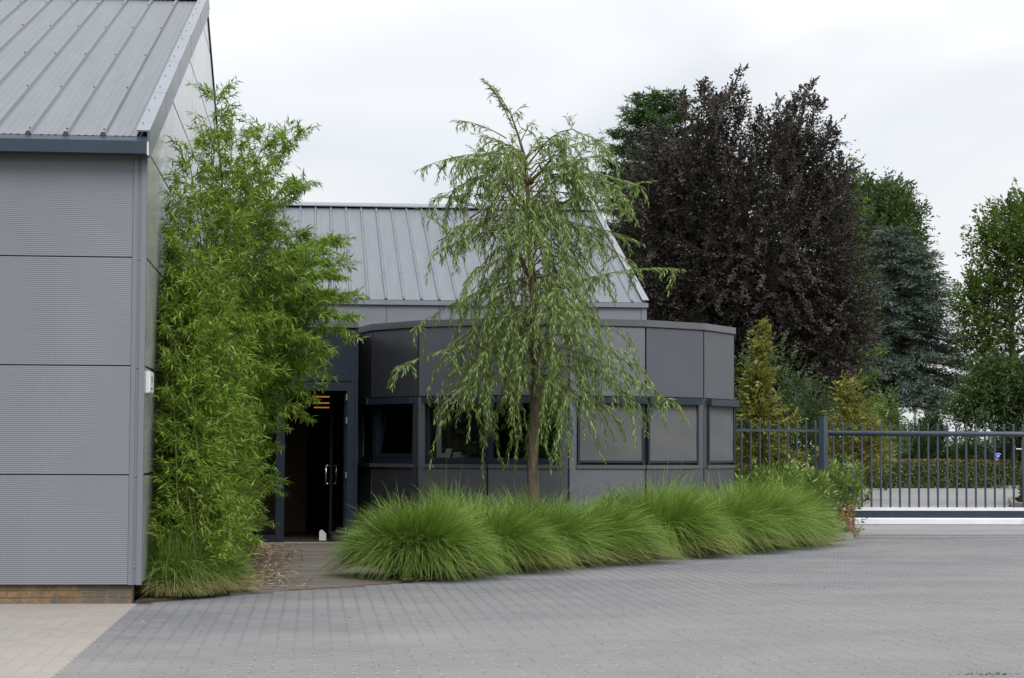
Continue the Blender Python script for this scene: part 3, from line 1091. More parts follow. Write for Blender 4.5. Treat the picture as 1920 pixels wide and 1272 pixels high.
sw = MB().box(PCX + PR - 0.16, PCX + PR, PCY + 0.02, RY - 0.01, -0.05, ZC - 0.052)
sw.box(PCX + PR - 0.16, PCX + PR + 0.028, PCY + 0.03, RY - 0.01, ZC, ZT)
obj('side_wall', sw, M_ROT, pav)
inn = MB().box(0.66, 6.6, 37.2, 37.3, 0, 3.1)
inn.box(0.66, 0.74, 33.1, 37.2, 0, 3.1)
obj('inner_wall', inn, M_INT, pav)
obj('inner_floor', MB().prism([(p.x, p.y) for p in [pv(k, PR - 0.17) for k in range(-1, 8)]] + [(PCX + PR - 0.17, 37.1), (PCX - PR + 0.17, 37.1)], -0.04, 0.04), M_INT, pav)
ledge = MB()
for k in (1, 2):
    fring(ledge, k, -0.42, -0.165, ZS + 0.02, ZS + 0.05)
obj('window_ledge', ledge, M_INTW, pav)


def on_ledge(k, u, o):
    A_, B_ = pv(k, PR), pv(k + 1, PR)
    d = (B_ - A_).normalized()
    return A_ + d * u + Vector((d.y, -d.x, 0)) * o, d, Vector((d.y, -d.x, 0))


# pale lining visible at the window's left edge
cu = MB()
fbox(cu, 1, 0.215, 0.30, -0.20, -0.185, ZS + 0.053, ZW)
tag(obj('window_curtain', cu, M_CURTAIN, base=(2.4, 30.7, ZS)), 'narrow pale curtain at the left side of the unshaded window', 'curtain')
cards = [(0.235, -0.13, 0.10, 0.10, M_CARD, 'white leaning card, lowest at the left end of the window ledge', 0.35),
         (0.325, -0.17, 0.095, 0.17, M_CARD, 'tall pale card standing behind the short white card on the ledge', 0.2),
         (0.50, -0.15, 0.14, 0.115, M_CARDB, 'blue grey box card standing in the middle of the window ledge', 0.05)]
for u, o, w_, h_, mt_, lb, lean in cards:
    p, d, nn = on_ledge(1, u + 0.04, o - 0.06)
    tz = (Vector((0, 0, 1)) + d * lean * 0.5 - nn * 0.25).normalized()
    base = p + Vector((0, 0, ZS + 0.052))
    cm = MB().obox(base, d, nn, tz, -w_ / 2, w_ / 2, -0.006, 0.006, 0, h_ + 0.02)
    tag(obj('card', cm, mt_, base=base), lb, 'card', 'cards on the window ledge')
p, d, nn = on_ledge(1, 0.66, -0.21)
bx = empty('paper_tray', p + Vector((0, 0, ZS + 0.05)), 'small dark tray with a pale top at the right of the ledge cards', 'tray')
obj('tray_body', MB().obox(p + Vector((0, 0, ZS + 0.052)), d, nn, (0, 0, 1), -0.07, 0.07, -0.05, 0.05, 0, 0.05), M_CARDB, bx)
obj('tray_lid', MB().obox(p + Vector((0, 0, ZS + 0.103)), d, nn, (0, 0, 1), -0.085, 0.085, -0.055, 0.055, 0.016, 0.028), M_CARD, bx)


# ------------------------------------------------------------------ leaf machinery
def leaf_tris(b, d, n, l, w, fold=0.18, mid=0.42):
    """one folded leaf of two triangles per entry"""
    N = len(b)
    d = unit(d)
    s = unit(np.cross(d, n))
    n = np.cross(s, d)
    l = np.broadcast_to(np.asarray(l, float), (N,))[:, None]
    w = np.broadcast_to(np.asarray(w, float), (N,))[:, None]
    V = np.empty((N, 4, 3))
    V[:, 0] = b
    V[:, 1] = b + d * l * mid + s * w * 0.5 + n * w * fold
    V[:, 2] = b + d * l - n * l * 0.08
    V[:, 3] = b + d * l * mid - s * w * 0.5 + n * w * fold
    T = np.array([[0, 1, 2], [0, 2, 3]])[None] + (np.arange(N) * 4)[:, None, None]
    return V.reshape(-1, 3), T.reshape(-1, 3)


def leaf_obj(name, b, d, n, l, w, mat, c0, c1, parent=None, base=(0, 0, 0), fold=0.18, mid=0.42):
    V, T = leaf_tris(b, d, n, l, w, fold, mid)
    col = np.zeros((len(b), 3))
    col[:, 0] = np.clip(c0, 0, 1)
    col[:, 1] = np.clip(c1, 0, 1)
    return np_obj(name, V, T, mat, np.repeat(col, 4, 0), parent, base)


def sprays(c, d, L, nl, up=(0, 0, 1), ang=0.9, droop=0.0, spread=0.1, jit=0.35):
    """leaves set left and right along straight or drooping twigs; c,d: (S,3)"""
    S = len(c)
    d = unit(d)
    t = (np.arange(nl) + 0.5)[None, :] / nl + RNG.uniform(-0.4, 0.4, (S, nl)) / nl
    L = np.broadcast_to(np.asarray(L, float), (S,))[:, None]
    upv = np.array(up, float)
    side = unit(np.cross(d, upv + RNG.normal(0, 0.25, (S, 3))))
    nr = np.cross(side, d)
    pos = c[:, None, :] + d[:, None, :] * (t * L)[..., None]
    pos[..., 2] -= droop * (t * L) ** 2
    pos += RNG.normal(0, spread, (S, nl, 3)) * L[..., None] * 0.3
    sg = np.where(np.arange(nl) % 2 == 0, 1.0, -1.0)[None, :]
    a = ang * (1 - 0.6 * t)
    dd = d[:, None, :] * np.cos(a)[..., None] + side[:, None, :] * (np.sin(a) * sg)[..., None]
    dd = dd + RNG.normal(0, jit, (S, nl, 3))
    dd[..., 2] -= droop * 1.2 * t * L
    nn = nr[:, None, :] + RNG.normal(0, 0.4, (S, nl, 3))
    return pos.reshape(-1, 3), dd.reshape(-1, 3), nn.reshape(-1, 3), np.repeat(np.arange(S), nl)


def lobe_points(lobes, N, shell=0.35):
    """random points in ellipsoids with the outward direction; lobes: (cx,cy,cz,rx,ry,rz)"""
    lobes = np.array(lobes, float)
    vol = np.prod(lobes[:, 3:], axis=1) ** (2 / 3)
    ix = RNG.choice(len(lobes), N, p=vol / vol.sum())
    u = unit(RNG.normal(0, 1, (N, 3)))
    r = RNG.random(N) ** shell
    lb = lobes[ix]
    return lb[:, :3] + u * r[:, None] * lb[:, 3:], unit(u / lb[:, 3:]), ix, r


def limb_paths(mb, start, targets, r0, n=5, sag=0.25):
    for tgt in targets:
        s = Vector(start(tgt)) if callable(start) else Vector(start)
        tg = Vector(tgt)
        midp = (s + tg) / 2 + Vector((0, 0, sag * (tg - s).length * 0.3))
        q = [s.lerp(midp, 0.0), s.lerp(midp, 0.6).lerp(midp.lerp(tg, 0.1), 0.4), midp.lerp(tg, 0.45), tg]
        mb.tube(q, [r0, r0 * 0.7, r0 * 0.42, r0 * 0.15], n)


def broad_tree(name, base, label, cat, lobes, mat, nspray, L, nl, ll, lw, bark, trunk_r, trunk_top, limbs=30, upb=0.6, shell=0.45, ang=0.9,
               droop=0.0, group=None, tint=0.0, jit=0.35, out=1.0, trunk_label=None):
    t = empty(name, base, label, cat, group)
    b = Vector(base)
    c, o, ix, r = lobe_points(lobes, nspray, shell)
    d = o * out + RNG.normal(0, 0.45, c.shape)
    d[:, 2] += upb
    Ls = L * RNG.uniform(0.55, 1.25, nspray)
    c = c - unit(d) * (Ls * 0.45)[:, None]
    p, dd, nn, si = sprays(c, d, Ls, nl, ang=ang, droop=droop, jit=jit)
    cl = RNG.random(nspray)[si] * 0.65 + RNG.random(len(p)) * 0.35
    ti = (RNG.random(len(p)) < tint) * RNG.random(len(p))
    leaf_obj('crown', p, dd, nn, ll * RNG.uniform(0.7, 1.3, len(p)), lw * RNG.uniform(0.75, 1.25, len(p)), mat, cl, ti, t)
    tm = MB()
    top = Vector(trunk_top)
    pts = [b.lerp(top, s) + Vector((math.sin(s * 5) * trunk_r * 0.6, 0, 0)) for s in (0, 0.05, 0.2, 0.4, 0.6, 0.8, 1)]
    tm.tube(pts, [trunk_r * k for k in (1.35, 1.05, 0.95, 0.8, 0.6, 0.4, 0.15)], 9)
    sel = RNG.choice(nspray, limbs, replace=False)
    tg = [tuple(c[i] + o[i] * 0.0) for i in sel]

    def st(tt):
        h = max(0.12, min(0.92, (tt[2] - b.z - 0.35 * math.hypot(tt[0] - b.x, tt[1] - b.y)) / max(0.1, top.z - b.z)))
        return b.lerp(top, h)
    limb_paths(tm, st, tg, trunk_r * 0.32)
    obj('trunk', tm, bark, t, smooth=True)
    return t


def lobe_px(px, py, Y, rpx, rpy, depth=None):
    """an ellipsoid centred behind a picture point, radii given in photo pixels at that distance"""
    p = at_y(px, py, Y)
    s = Y / FPX
    rx, rz = rpx * s, rpy * s
    return (p.x, p.y, p.z, rx, depth if depth else (rx + rz) / 2, rz)

# ------------------------------------------------------------------ entrance between the hall and the pavilion
YD = 31.2
ent = empty('glazed_entrance', (-0.4, YD, 0), 'dark framed glass entrance with its right door standing open', 'entrance')
XL, XM0, XM1, XR, XE = -1.53, X_at(518, YD), X_at(534, YD), X_at(650, YD), 0.655
em = MB()
em.box(XM0, XM1, YD - 0.04, YD + 0.06, 0.0, 2.29)
em.box(XR, XE - 0.045, YD - 0.04, YD + 0.06, 0.0, 2.29)
em.box(XL, XE - 0.045, YD - 0.04, YD + 0.06, 2.292, 2.42)
em.box(XL, XM0, YD - 0.03, YD + 0.05, 0.0, 0.13)
em.box(XL, XL + 0.06, YD - 0.03, YD + 0.05, 0.131, 2.29)
obj('door_frame', em, M_FRAME, ent)
obj('side_pane', MB().box(XL + 0.06, XM0, YD - 0.004, YD + 0.006, 0.13, 2.29), M_GLASS, ent)
obj('fascia_panel', MB().box(XL, XE - 0.10, YD - 0.03, YD + 0.05, 2.435, ZC - 0.006), M_FRAME, ent)
obj('corner_panel', MB().box(XE - 0.042, XE - 0.002, YD - 0.05, PCY - 0.04, 0.0, ZC - 0.006), M_FRAME, ent)
obj('head_joint', MB().box(XL, XE - 0.10, YD + 0.0, YD + 0.05, 2.42, 2.435), M_DARK, ent)
obj('corner_post', MB().box(XE - 0.098, XE - 0.0425, YD - 0.035, YD + 0.05, 2.425, ZC - 0.006), M_FRAME, ent)
obj('cornice', MB().box(XL, XE, YD - 0.07, YD + 0.4, ZC, ZT), M_ROTT, ent)
obj('entry_roof', MB().box(XL, XE - 0.05, YD + 0.4, RY - 0.02, ZC - 0.1, ZC + 0.02), M_DARK, ent)
obj('threshold', MB().box(XL, XE, YD - 0.05, YD + 0.12, -0.05, 0.018), M_CONC, ent)
inn = MB()
inn.box(XL, 0.63, YD + 0.13, 38.5, -0.05, 0.012)
obj('inner_floor', inn, M_INT, ent)
obj('inner_ceiling', MB().box(XL, 0.63, YD + 0.07, 38.5, 2.45, 2.5), M_INT, ent)
obj('back_wall', MB().box(XL, 0.63, 38.5, 38.6, 0.012, 2.45), M_INT, ent)
obj('right_wall', MB().box(0.56, 0.61, YD + 1.4, 38.5, 0.012, 2.45), M_INT, ent)
obj('brown_wall_panel', MB().box(XL + 0.02, -0.12, 35.0, 35.1, 0.013, 2.44), M_INTW, ent)
# open leaf, swung inwards about the right jamb
hx, hy, th = XR - 0.004, YD + 0.02, math.radians(104)
ld = Vector((math.cos(th), math.sin(th), 0))
ln = Vector((-ld.y, ld.x, 0))
W = 0.93
lm = MB()
O = Vector((hx, hy, 0))
lm.obox(O, ld, ln, (0, 0, 1), 0.0, 0.085, -0.03, 0.03, 0.03, 2.275)
lm.obox(O, ld, ln, (0, 0, 1), W - 0.085, W, -0.03, 0.03, 0.03, 2.275)
lm.obox(O, ld, ln, (0, 0, 1), 0.085, W - 0.085, -0.03, 0.03, 0.03, 0.15)
lm.obox(O, ld, ln, (0, 0, 1), 0.085, W - 0.085, -0.03, 0.03, 2.19, 2.275)
leaf = obj('door_leaf', lm, M_FRAME, ent)
obj('door_pane', MB().obox(O, ld, ln, (0, 0, 1), 0.085, W - 0.085, -0.006, 0.006, 0.15, 2.19), M_GLASS, leaf)
for sgn in (1, -1):
    hm = MB()
    off = sgn * 0.085
    q0, q1 = O + ld * (W - 0.045), 0
    for z in (0.88, 1.16):
        hm.tube([q0 + Vector((0, 0, z)) + ln * sgn * 0.03, q0 + Vector((0, 0, z)) + ln * off], 0.011, 8)
    hm.tube([q0 + Vector((0, 0, 0.865)) + ln * off, q0 + Vector((0, 0, 1.175)) + ln * off], 0.013, 8)
    obj('door_handle', hm, M_STEEL, leaf, smooth=True)
for z in (0.16, 0.98, 1.80, 2.15):
    obj('hinge', MB().tube([(XR - 0.006, YD - 0.045, z), (XR - 0.006, YD - 0.045, z + 0.09)], 0.012, 8), M_STEEL, ent)
# lit strips under the ceiling
mt, nt, bs, out = new_mat('lamp_glow')
bs.inputs['Base Color'].default_value = (0.8, 0.4, 0.1, 1)
bs.inputs['Emission Color'].default_value = (1.0, 0.36, 0.05, 1)
bs.inputs['Emission Strength'].default_value = 0.3
M_LAMP = mt
for yy, z, lb in ((33.0, 2.247, 'orange lit strip lamp highest in the dark doorway'), (35.5, 2.205, 'orange lit strip lamp, middle one seen through the doorway'),
                  (38.0, 2.180, 'orange lit strip lamp, lowest seen through the doorway')):
    xx = X_at(601, yy)
    lp = empty('strip_lamp', (xx, yy, z), lb, 'lamp', 'strip lamps in the doorway')
    obj('lamp_body', MB().box(xx - 0.16, xx + 0.36, yy - 0.05, yy + 0.05, z + 0.010, 2.449), M_BLACK, lp)
    obj('lamp_tube', MB().box(xx - 0.13, xx + 0.33, yy - 0.03, yy + 0.03, z - 0.009, z + 0.009), M_LAMP, lp)
# door stop box on the floor inside
ds = empty('door_stop', (X_at(606, 32.05), 32.05, 0.012), 'small white wedge holding the glass door open', 'door stop')
xa, xb = X_at(600, 32.0), X_at(613, 32.0)
A = [(xa, 31.95, 0.013), (xb, 31.95, 0.013), (xb, 31.95, 0.115), (xa + 0.045, 31.95, 0.175), (xa + 0.012, 31.95, 0.165), (xa, 31.95, 0.14)]
obj('wedge_body', MB().loft(A, [(p[0], 32.12, p[2]) for p in A][:]), M_WHITE, ds)
obj('foot_plate', MB().box(xa - 0.02, xb + 0.01, 31.94, 32.13, 0.0125, 0.0128), M_BLACK, ds)

# ------------------------------------------------------------------ fence, gate post and sliding gate
GY = 34.15


def bar_mesh(r, h, mat, name):
    return mesh_of(MB().tube([(0, 0, 0), (0, 0, h - r * 0.9), (0, 0, h - r * 0.35), (0, 0, h)], [r, r, r * 0.75, r * 0.2], 8), mat, name)


fx0, fx1 = X_at(1377, GY), X_at(1536, GY)
fence = empty('bar_fence', (fx0, GY, 0), 'short dark bar fence between the round pavilion and the gate post', 'fence')
fb = bar_mesh(0.0165, 1.80, M_GATE, 'bar')
px = 1390.0
while px < 1533:
    inst('bar', fb, fence, (X_at(px, GY), GY, 0.13))
    px += 17.35
obj('rail', MB().box(fx0 - 0.2, fx1, GY - 0.022, GY + 0.022, 1.745, 1.785), M_GATE, fence)
obj('rail', MB().box(fx0 - 0.2, fx1, GY - 0.022, GY + 0.022, 0.20, 0.24), M_GATE, fence)
pc = at_y(1544, 900, GY - 0.35)
post = empty('gate_post', (pc.x, pc.y, 0), 'square dark slate post at the left end of the sliding gate', 'gate post')
ca, sa = math.cos(math.radians(42)), math.sin(math.radians(42))
pm = MB().obox((pc.x, pc.y, 0), (ca, sa, 0), (-sa, ca, 0), (0, 0, 1), -0.06, 0.06, -0.05, 0.05, -0.02, 1.99)
obj('shaft', pm, M_GATE, post)
obj('cap', MB().obox((pc.x, pc.y, 0), (ca, sa, 0), (-sa, ca, 0), (0, 0, 1), -0.062, 0.062, -0.052, 0.052, 1.99, 2.0), M_GATE, post)
gx0, gx1 = X_at(1545, GY) - 0.02, 17.5
gate = empty('sliding_gate', (gx0, GY, 0), 'wide dark bar sliding gate with bright aluminium bottom beam', 'gate')
gb = bar_mesh(0.018, 1.42, M_GATE, 'bar')
px = 1562.5
while X_at(px, GY) < gx1 - 0.1:
    inst('bar', gb, gate, (X_at(px, GY), GY, 0.475))
    px += 17.78
obj('top_tube', MB().tube([(gx0 + 0.06, GY, 1.725), (gx1, GY, 1.725)], 0.042, 12), M_GATE, gate, smooth=True)
bz0 = X_at(1552, GY)
obj('upper_beam', MB().box(bz0, gx1, GY - 0.06, GY + 0.06, 0.425, 0.478), M_ALU, gate)
obj('beam_web', MB().box(bz0, gx1, GY - 0.05, GY + 0.05, 0.304, 0.4245), M_SLATE, gate)
A = [(bz0, GY - 0.085 + dx, z) for dx, z in ((0.02, 0.303), (0.0, 0.285), (0.0, 0.20), (0.02, 0.183), (0.15, 0.183), (0.17, 0.2), (0.17, 0.285), (0.15, 0.303))]
obj('lower_beam', MB().loft(A, [(X_at(1913, GY), p[1], p[2]) for p in A]), M_ALU, gate)
obj('lower_beam', MB().loft([(X_at(1913, GY) + 0.008, p[1], p[2]) for p in A], [(gx1, p[1], p[2]) for p in A]), M_ALU, gate)
fo = at_z(1602, 1009, 0)
tag(obj('gate_footing', MB().loft([(fo.x - 0.11, fo.y - 0.02, 0), (fo.x + 0.06, fo.y - 0.02, 0), (fo.x + 0.09, fo.y + 0.35, 0), (fo.x - 0.13, fo.y + 0.35, 0)],
                                  [(fo.x - 0.12, fo.y, 0.16), (fo.x + 0.11, fo.y, 0.16), (fo.x + 0.12, fo.y + 0.33, 0.17), (fo.x - 0.13, fo.y + 0.33, 0.17)]), M_CONC, base=fo),
    'beige concrete footing block under the left end of the gate beam', 'footing')
# kerb stones at the tip of the planting
ks = at_z(1560, 1018, 0)
tag(obj('kerb_stone', MB().loft([(8.22, 32.10, -0.02), (8.53, 32.38, -0.02), (8.45, 32.50, -0.02), (8.14, 32.22, -0.02)],
                                [(8.225, 32.115, 0.105), (8.525, 32.385, 0.115), (8.45, 32.49, 0.115), (8.15, 32.22, 0.105)]), M_KERB, base=(8.3, 32.2, 0)),
    'grey kerb stone lying along the paving at the tip of the planting', 'kerb stone', 'kerb stones')
tag(obj('kerb_stone', MB().loft([(8.535, 32.40, -0.02), (8.62, 32.50, -0.02), (8.60, 33.25, -0.02), (8.50, 33.25, -0.02)],
                                [(8.535, 32.405, 0.115), (8.612, 32.505, 0.115), (8.59, 33.24, 0.12), (8.505, 33.24, 0.12)]), M_KERB, base=(8.55, 32.8, 0)),
    'pale kerb stone turning back towards the gate footing', 'kerb stone', 'kerb stones')


# ------------------------------------------------------------------ ornamental grasses
def grass_clump(cx, cy, n, H, rad, R, label, dead=0.1, group='ornamental grass clumps', z=0.02, green0=0.0, nseg=6, lean=(0.0, 0.0), pw=2.3):
    """a fountain of arching blades whose tips fill a dome of height H and radius R"""
    k = n
    az = RNG.uniform(0, 2 * PI, k)
    rr = rad * np.sqrt(RNG.random(k))
    bx, by = cx + rr * np.cos(az), cy + rr * np.sin(az)
    az2 = az + RNG.normal(0, 0.75, k)
    tuft = 1 + 0.10 * np.sin(az2 * 3 + cx * 5) + 0.07 * np.sin(az2 * 7 + cx * 3)
    rho = np.sqrt(RNG.random(k)) * 1.04
    isd = RNG.random(k) < dead * 1.2
    rho = np.where(isd, RNG.uniform(0.6, 1.06, k), rho)
    ht = H * np.power(np.clip(1 - np.power(np.clip(rho, 0, 1), pw), 0.0, 1), 0.62) * RNG.uniform(0.62, 1.06, k) * tuft
    wisp = RNG.random(k) < 0.07
    ht = np.where(wisp & (rho < 0.75), ht * RNG.uniform(1.05, 1.3, k), ht)
    ht = np.where(isd, ht * RNG.uniform(0.1, 0.55, k), ht) + 0.02
    ro = rho * R * tuft
    ch = np.maximum(ht * 0.9, H * (0.42 + 0.30 * rho) * RNG.uniform(0.7, 1.1, k)) * np.where(isd, 0.5, 1.0)
    cr = ro * RNG.uniform(0.30, 0.52, k)
    s = np.linspace(0, 1, nseg)[None, :]
    b0, b1, b2 = (1 - s) ** 2, 2 * s * (1 - s), s * s
    out = b1 * cr[:, None] + b2 * ro[:, None]
    zz = b1 * ch[:, None] + b2 * ht[:, None]
    sw = RNG.normal(0, 0.11, (k, 1)) * s ** 2
    ca_, sa_ = np.cos(az2)[:, None], np.sin(az2)[:, None]
    X = bx[:, None] + out * ca_ - sw * sa_ + lean[0] * s ** 2
    Y_ = by[:, None] + out * sa_ + sw * ca_ + lean[1] * s ** 2
    Z_ = np.maximum(z + zz, z + 0.01)
    w = (0.0042 * RNG.uniform(0.55, 1.3, k) * np.where(RNG.random(k) < 0.08, 1.8, 1.0))[:, None] * (1 - s ** 1.5 * 0.9)
    tx, ty = -sa_ * w, ca_ * w
    fx = RNG.uniform(-1, 1, (k, 1)) * w * 0.8
    A_ = np.stack([X + tx, Y_ + ty, Z_ + fx], -1)
    B_ = np.stack([X - tx, Y_ - ty, Z_ - fx], -1)
    V = np.stack([A_, B_], 2).reshape(k, -1, 3)
    tt = []
    for i in range(nseg - 1):
        a_ = 2 * i
        tt += [(a_, a_ + 1, a_ + 3), (a_, a_ + 3, a_ + 2)]
    T = (np.array(tt)[None] + (np.arange(k) * 2 * nseg)[:, None, None]).reshape(-1, 3)
    c0 = np.clip(RNG.beta(1.3, 1.3, k) * 0.9 + green0 + 0.10 * np.sin(az2 * 5 + cx), 0, 1)
    tip = np.clip(RNG.normal(0.05, 0.16, k), 0, 1)
    c1 = np.where(isd, RNG.uniform(0.55, 1.0, k), tip)
    colr = np.zeros((k, 2 * nseg, 3))
    colr[:, :, 0] = c0[:, None]
    sc_ = np.repeat(s, 2, axis=1)
    colr[:, :, 1] = np.clip(c1[:, None] * (0.55 + 0.6 * sc_), 0, 1)
    o = np_obj('grass_clump', V.reshape(-1, 3), T, L_GRASS, colr.reshape(-1, 3), None, (cx, cy, 0))
    return tag(o, label, 'ornamental grass', group)


def gpt(px, Y):
    return X_at(px, Y), Y


GC = [(785, 22.9, 11500, 0.90, 0.30, 0.84, 'biggest grass clump, foremost at the deck corner, drooping to the left', 0.07, 0.0),
      (900, 24.1, 7600, 0.90, 0.30, 0.97, 'grass clump next to the foremost one, below the left willow strands', 0.14, 0.05),
      (1005, 25.1, 7600, 0.93, 0.30, 0.99, 'grass clump right in front of the willow trunk', 0.16, -0.05),
      (1105, 26.05, 7400, 0.88, 0.30, 0.99, 'grass clump just right of the willow trunk with straw at its foot', 0.20, 0.0),
      (1238, 27.45, 8000, 1.0, 0.32, 0.94, 'bright upright grass clump below the shaded corner windows', 0.15, 0.12),
      (1338, 28.6, 7400, 0.93, 0.30, 0.99, 'grass clump below the narrow right end facet of the pavilion', 0.13, 0.0),
      (1412, 29.75, 8000, 0.95, 0.32, 0.95, 'tall grass clump in front of the laurel and the bar fence', 0.10, 0.06),
      (1470, 30.95, 8000, 0.93, 0.28, 0.84, 'last grass clump in the row, arching to the right beside the gate', 0.14, 0.10)]
for px, Y, n, ln, rad, rch, lb, dd_, g0 in GC:
    ln *= 0.89 if px < 1150 else 0.96
    x, y = gpt(px, Y)
    grass_clump(x, y, n, ln, rad, rch, lb, dd_, 'ornamental grass clumps along the paving', 0.02, g0, lean=(0.08 * math.sin(px * 0.9), -0.06 + 0.05 * math.cos(px * 1.7)))
BACKC = [(845, 25.5, 3400, 0.92, 0.2, 0.7, 'rear grass clump half hidden behind the two foremost clumps'),
         (1175, 28.0, 3400, 0.88, 0.2, 0.7, 'rear grass clump against the pavilion wall right of the trunk'),
         (1392, 31.0, 3000, 0.92, 0.2, 0.7, 'rear grass clump at the right corner of the pavilion')]
for px, Y, n, ln, rad, rch, lb in BACKC:
    x, y = gpt(px, Y)
    grass_clump(x, y, n, ln, rad, rch, lb, 0.05, 'ornamental grass clumps along the paving')
# sedge clumps under the bamboo
SG = [(302, 19.80, 3200, 0.68, 0.14, 0.38, 'straw tipped sedge clump at the foot of the wall corner', 0.6),
      (352, 19.95, 3200, 0.70, 0.14, 0.40, 'straw tipped sedge clump in front of the middle of the bamboo', 0.6),
      (402, 20.42, 2600, 0.55, 0.14, 0.38, 'straw tipped sedge clump nearest the wooden deck', 0.45)]
for px, Y, n, ln, rad, rch, lb, dd_ in SG:
    x, y = gpt(px, Y)
    grass_clump(max(x, XC + 0.20), y, n, ln, rad, rch, lb, dd_, 'sedge clumps under the bamboo', 0.02, -0.15, pw=2.2)


# ------------------------------------------------------------------ bamboo
def bamboo(name_label, base, canes, density, seed):
    rg = np.random.default_rng(seed)
    t = empty('bamboo_clump', base, name_label, 'bamboo', 'bamboo clumps along the hall')
    P, D, Nn, LL, C = [], [], [], [], []
    tw = MB()
    for (bp, tip, bend, h0) in canes:
        bp, tip = Vector(bp), Vector(tip)
        ctrl = bp.lerp(tip, 0.45)
        ctrl.x = bp.x + (tip.x - bp.x) * 0.18
        ctrl.y = bp.y + (tip.y - bp.y) * 0.2
        ctrl.z = bp.z + (tip.z - bp.z) * bend
        pts = [(bp * (1 - s) ** 2 + ctrl * 2 * s * (1 - s) + tip * s * s) for s in np.linspace(0, 1, 14)]
        cm = MB().tube(pts, [0.011 * (1 - 0.8 * i / 13) + 0.0015 for i in range(14)], 5)
        obj('cane', cm, M_CANE, t)
        ln_ = sum((pts[i + 1] - pts[i]).length for i in range(13))
        nn_ = int(ln_ / 0.105)
        for j in range(nn_):
            s = h0 + (1 - h0) * (j + rg.random()) / nn_
            p = bp * (1 - s) ** 2 + ctrl * 2 * s * (1 - s) + tip * s * s
            tang = (ctrl - bp) * 2 * (1 - s) + (tip - ctrl) * 2 * s
            tang.normalize()
            nb = rg.integers(2, 4 + density)
            for q in range(nb):
                a_ = rg.uniform(0, 2 * PI)
                bd = Vector((math.cos(a_), math.sin(a_), rg.uniform(-0.1, 0.55))).normalized()
                bd = (bd + tang * 0.35).normalized()
                bl = rg.uniform(0.22, 0.5) * (1.05 - 0.45 * s)
                e = p + bd * bl
                if q < 2:
                    tw.tube([p, p + bd * bl * 0.5 + Vector((0, 0, 0.015)), e], [0.0026, 0.002, 0.001], 3, cap=False)
                nl = rg.integers(14, 23)
                for i in range(nl):
                    f = 0.3 + 0.7 * (i + rg.random()) / nl
                    pp = p + bd * bl * f
                    ld_ = np.array(bd) * 0.8 + rg.normal(0, 0.62, 3)
                    ld_[2] -= 0.30
                    P.append(tuple(pp)); D.append(ld_)
                    Nn.append((rg.normal(0, 0.5), rg.normal(0, 0.5), 1.0))
                    LL.append(rg.uniform(0.06, 0.12)); C.append(rg.uniform(0, 1))
    P, D, Nn = np.array(P), np.array(D), np.array(Nn)
    # keep the clump off the hall's wall
    k = (P[:, 0] > XC + 0.05) & (P[:, 2] > 0.03)
    k &= ~((P[:, 1] < 19.1))
    k &= ~((P[:, 1] < 21.3) & (P[:, 2] < 0.42 + 0.12 * np.sin(P[:, 0] * 9)))
    P, D, Nn, LL, C = P[k], D[k], Nn[k], np.array(LL)[k], np.array(C)[k]
    yl = (rg.random(len(P)) < 0.10) * rg.random(len(P))
    leaf_obj('foliage', P, D, Nn, LL, LL * 0.145 + 0.003, L_BAMBOO, C, yl, t, fold=0.15, mid=0.36)
    tag(obj('branchlets', tw, M_CANE, t), kind='stuff')
    return t


rb = random.Random(5)


def cane_to(px, py, Y, bend=0.75, h0=0.05, bx=None):
    tip = at_y(px, py, Y)
    b = (bx if bx is not None else rb.uniform(-1.38, -0.95), Y - rb.uniform(-0.3, 0.7), 0.0)
    return (b, tuple(tip), bend, h0)


tall = [cane_to(405, 168, 22.3, 0.72), cane_to(440, 238, 22.6, 0.78), cane_to(505, 250, 23.2, 0.85), cane_to(563, 250, 24.0, 0.88, 0.2),
        cane_to(395, 255, 21.9, 0.7), cane_to(352, 285, 21.4, 0.7), cane_to(425, 300, 21.8, 0.74), cane_to(480, 320, 22.4, 0.8), cane_to(575, 345, 23.6, 0.92, 0.2),
        cane_to(332, 330, 21.0, 0.68), cane_to(318, 400, 20.9, 0.66), cane_to(300, 470, 20.6, 0.62), cane_to(535, 350, 22.8, 0.9), cane_to(375, 380, 21.3, 0.7),
        cane_to(450, 400, 21.6, 0.75), cane_to(300, 560, 20.5, 0.6), cane_to(318, 640, 20.4, 0.6), cane_to(395, 480, 20.9, 0.7), cane_to(340, 520, 20.7, 0.7),
        cane_to(310, 730, 20.4, 0.6), cane_to(350, 640, 20.5, 0.7), cane_to(400, 600, 20.6, 0.7), cane_to(315, 830, 20.35, 0.6), cane_to(360, 770, 20.4, 0.7),
        cane_to(420, 720, 20.5, 0.75), cane_to(335, 900, 20.35, 0.6), cane_to(395, 850, 20.4, 0.7), cane_to(430, 930, 20.5, 0.7), cane_to(350, 960, 20.4, 0.6)]
tall += [cane_to(rb.uniform(292, 450), rb.uniform(620, 1000), rb.uniform(20.4, 21.8), 0.65, 0.02) for _ in range(22)]
tall += [cane_to(rb.uniform(288, 350), rb.uniform(390, 640), rb.uniform(20.4, 21.6), 0.65, 0.03) for _ in range(10)]
bamboo('tall feathery bamboo clump against the grey gable wall', (-1.2, 21.5, 0), tall, 1, 31)
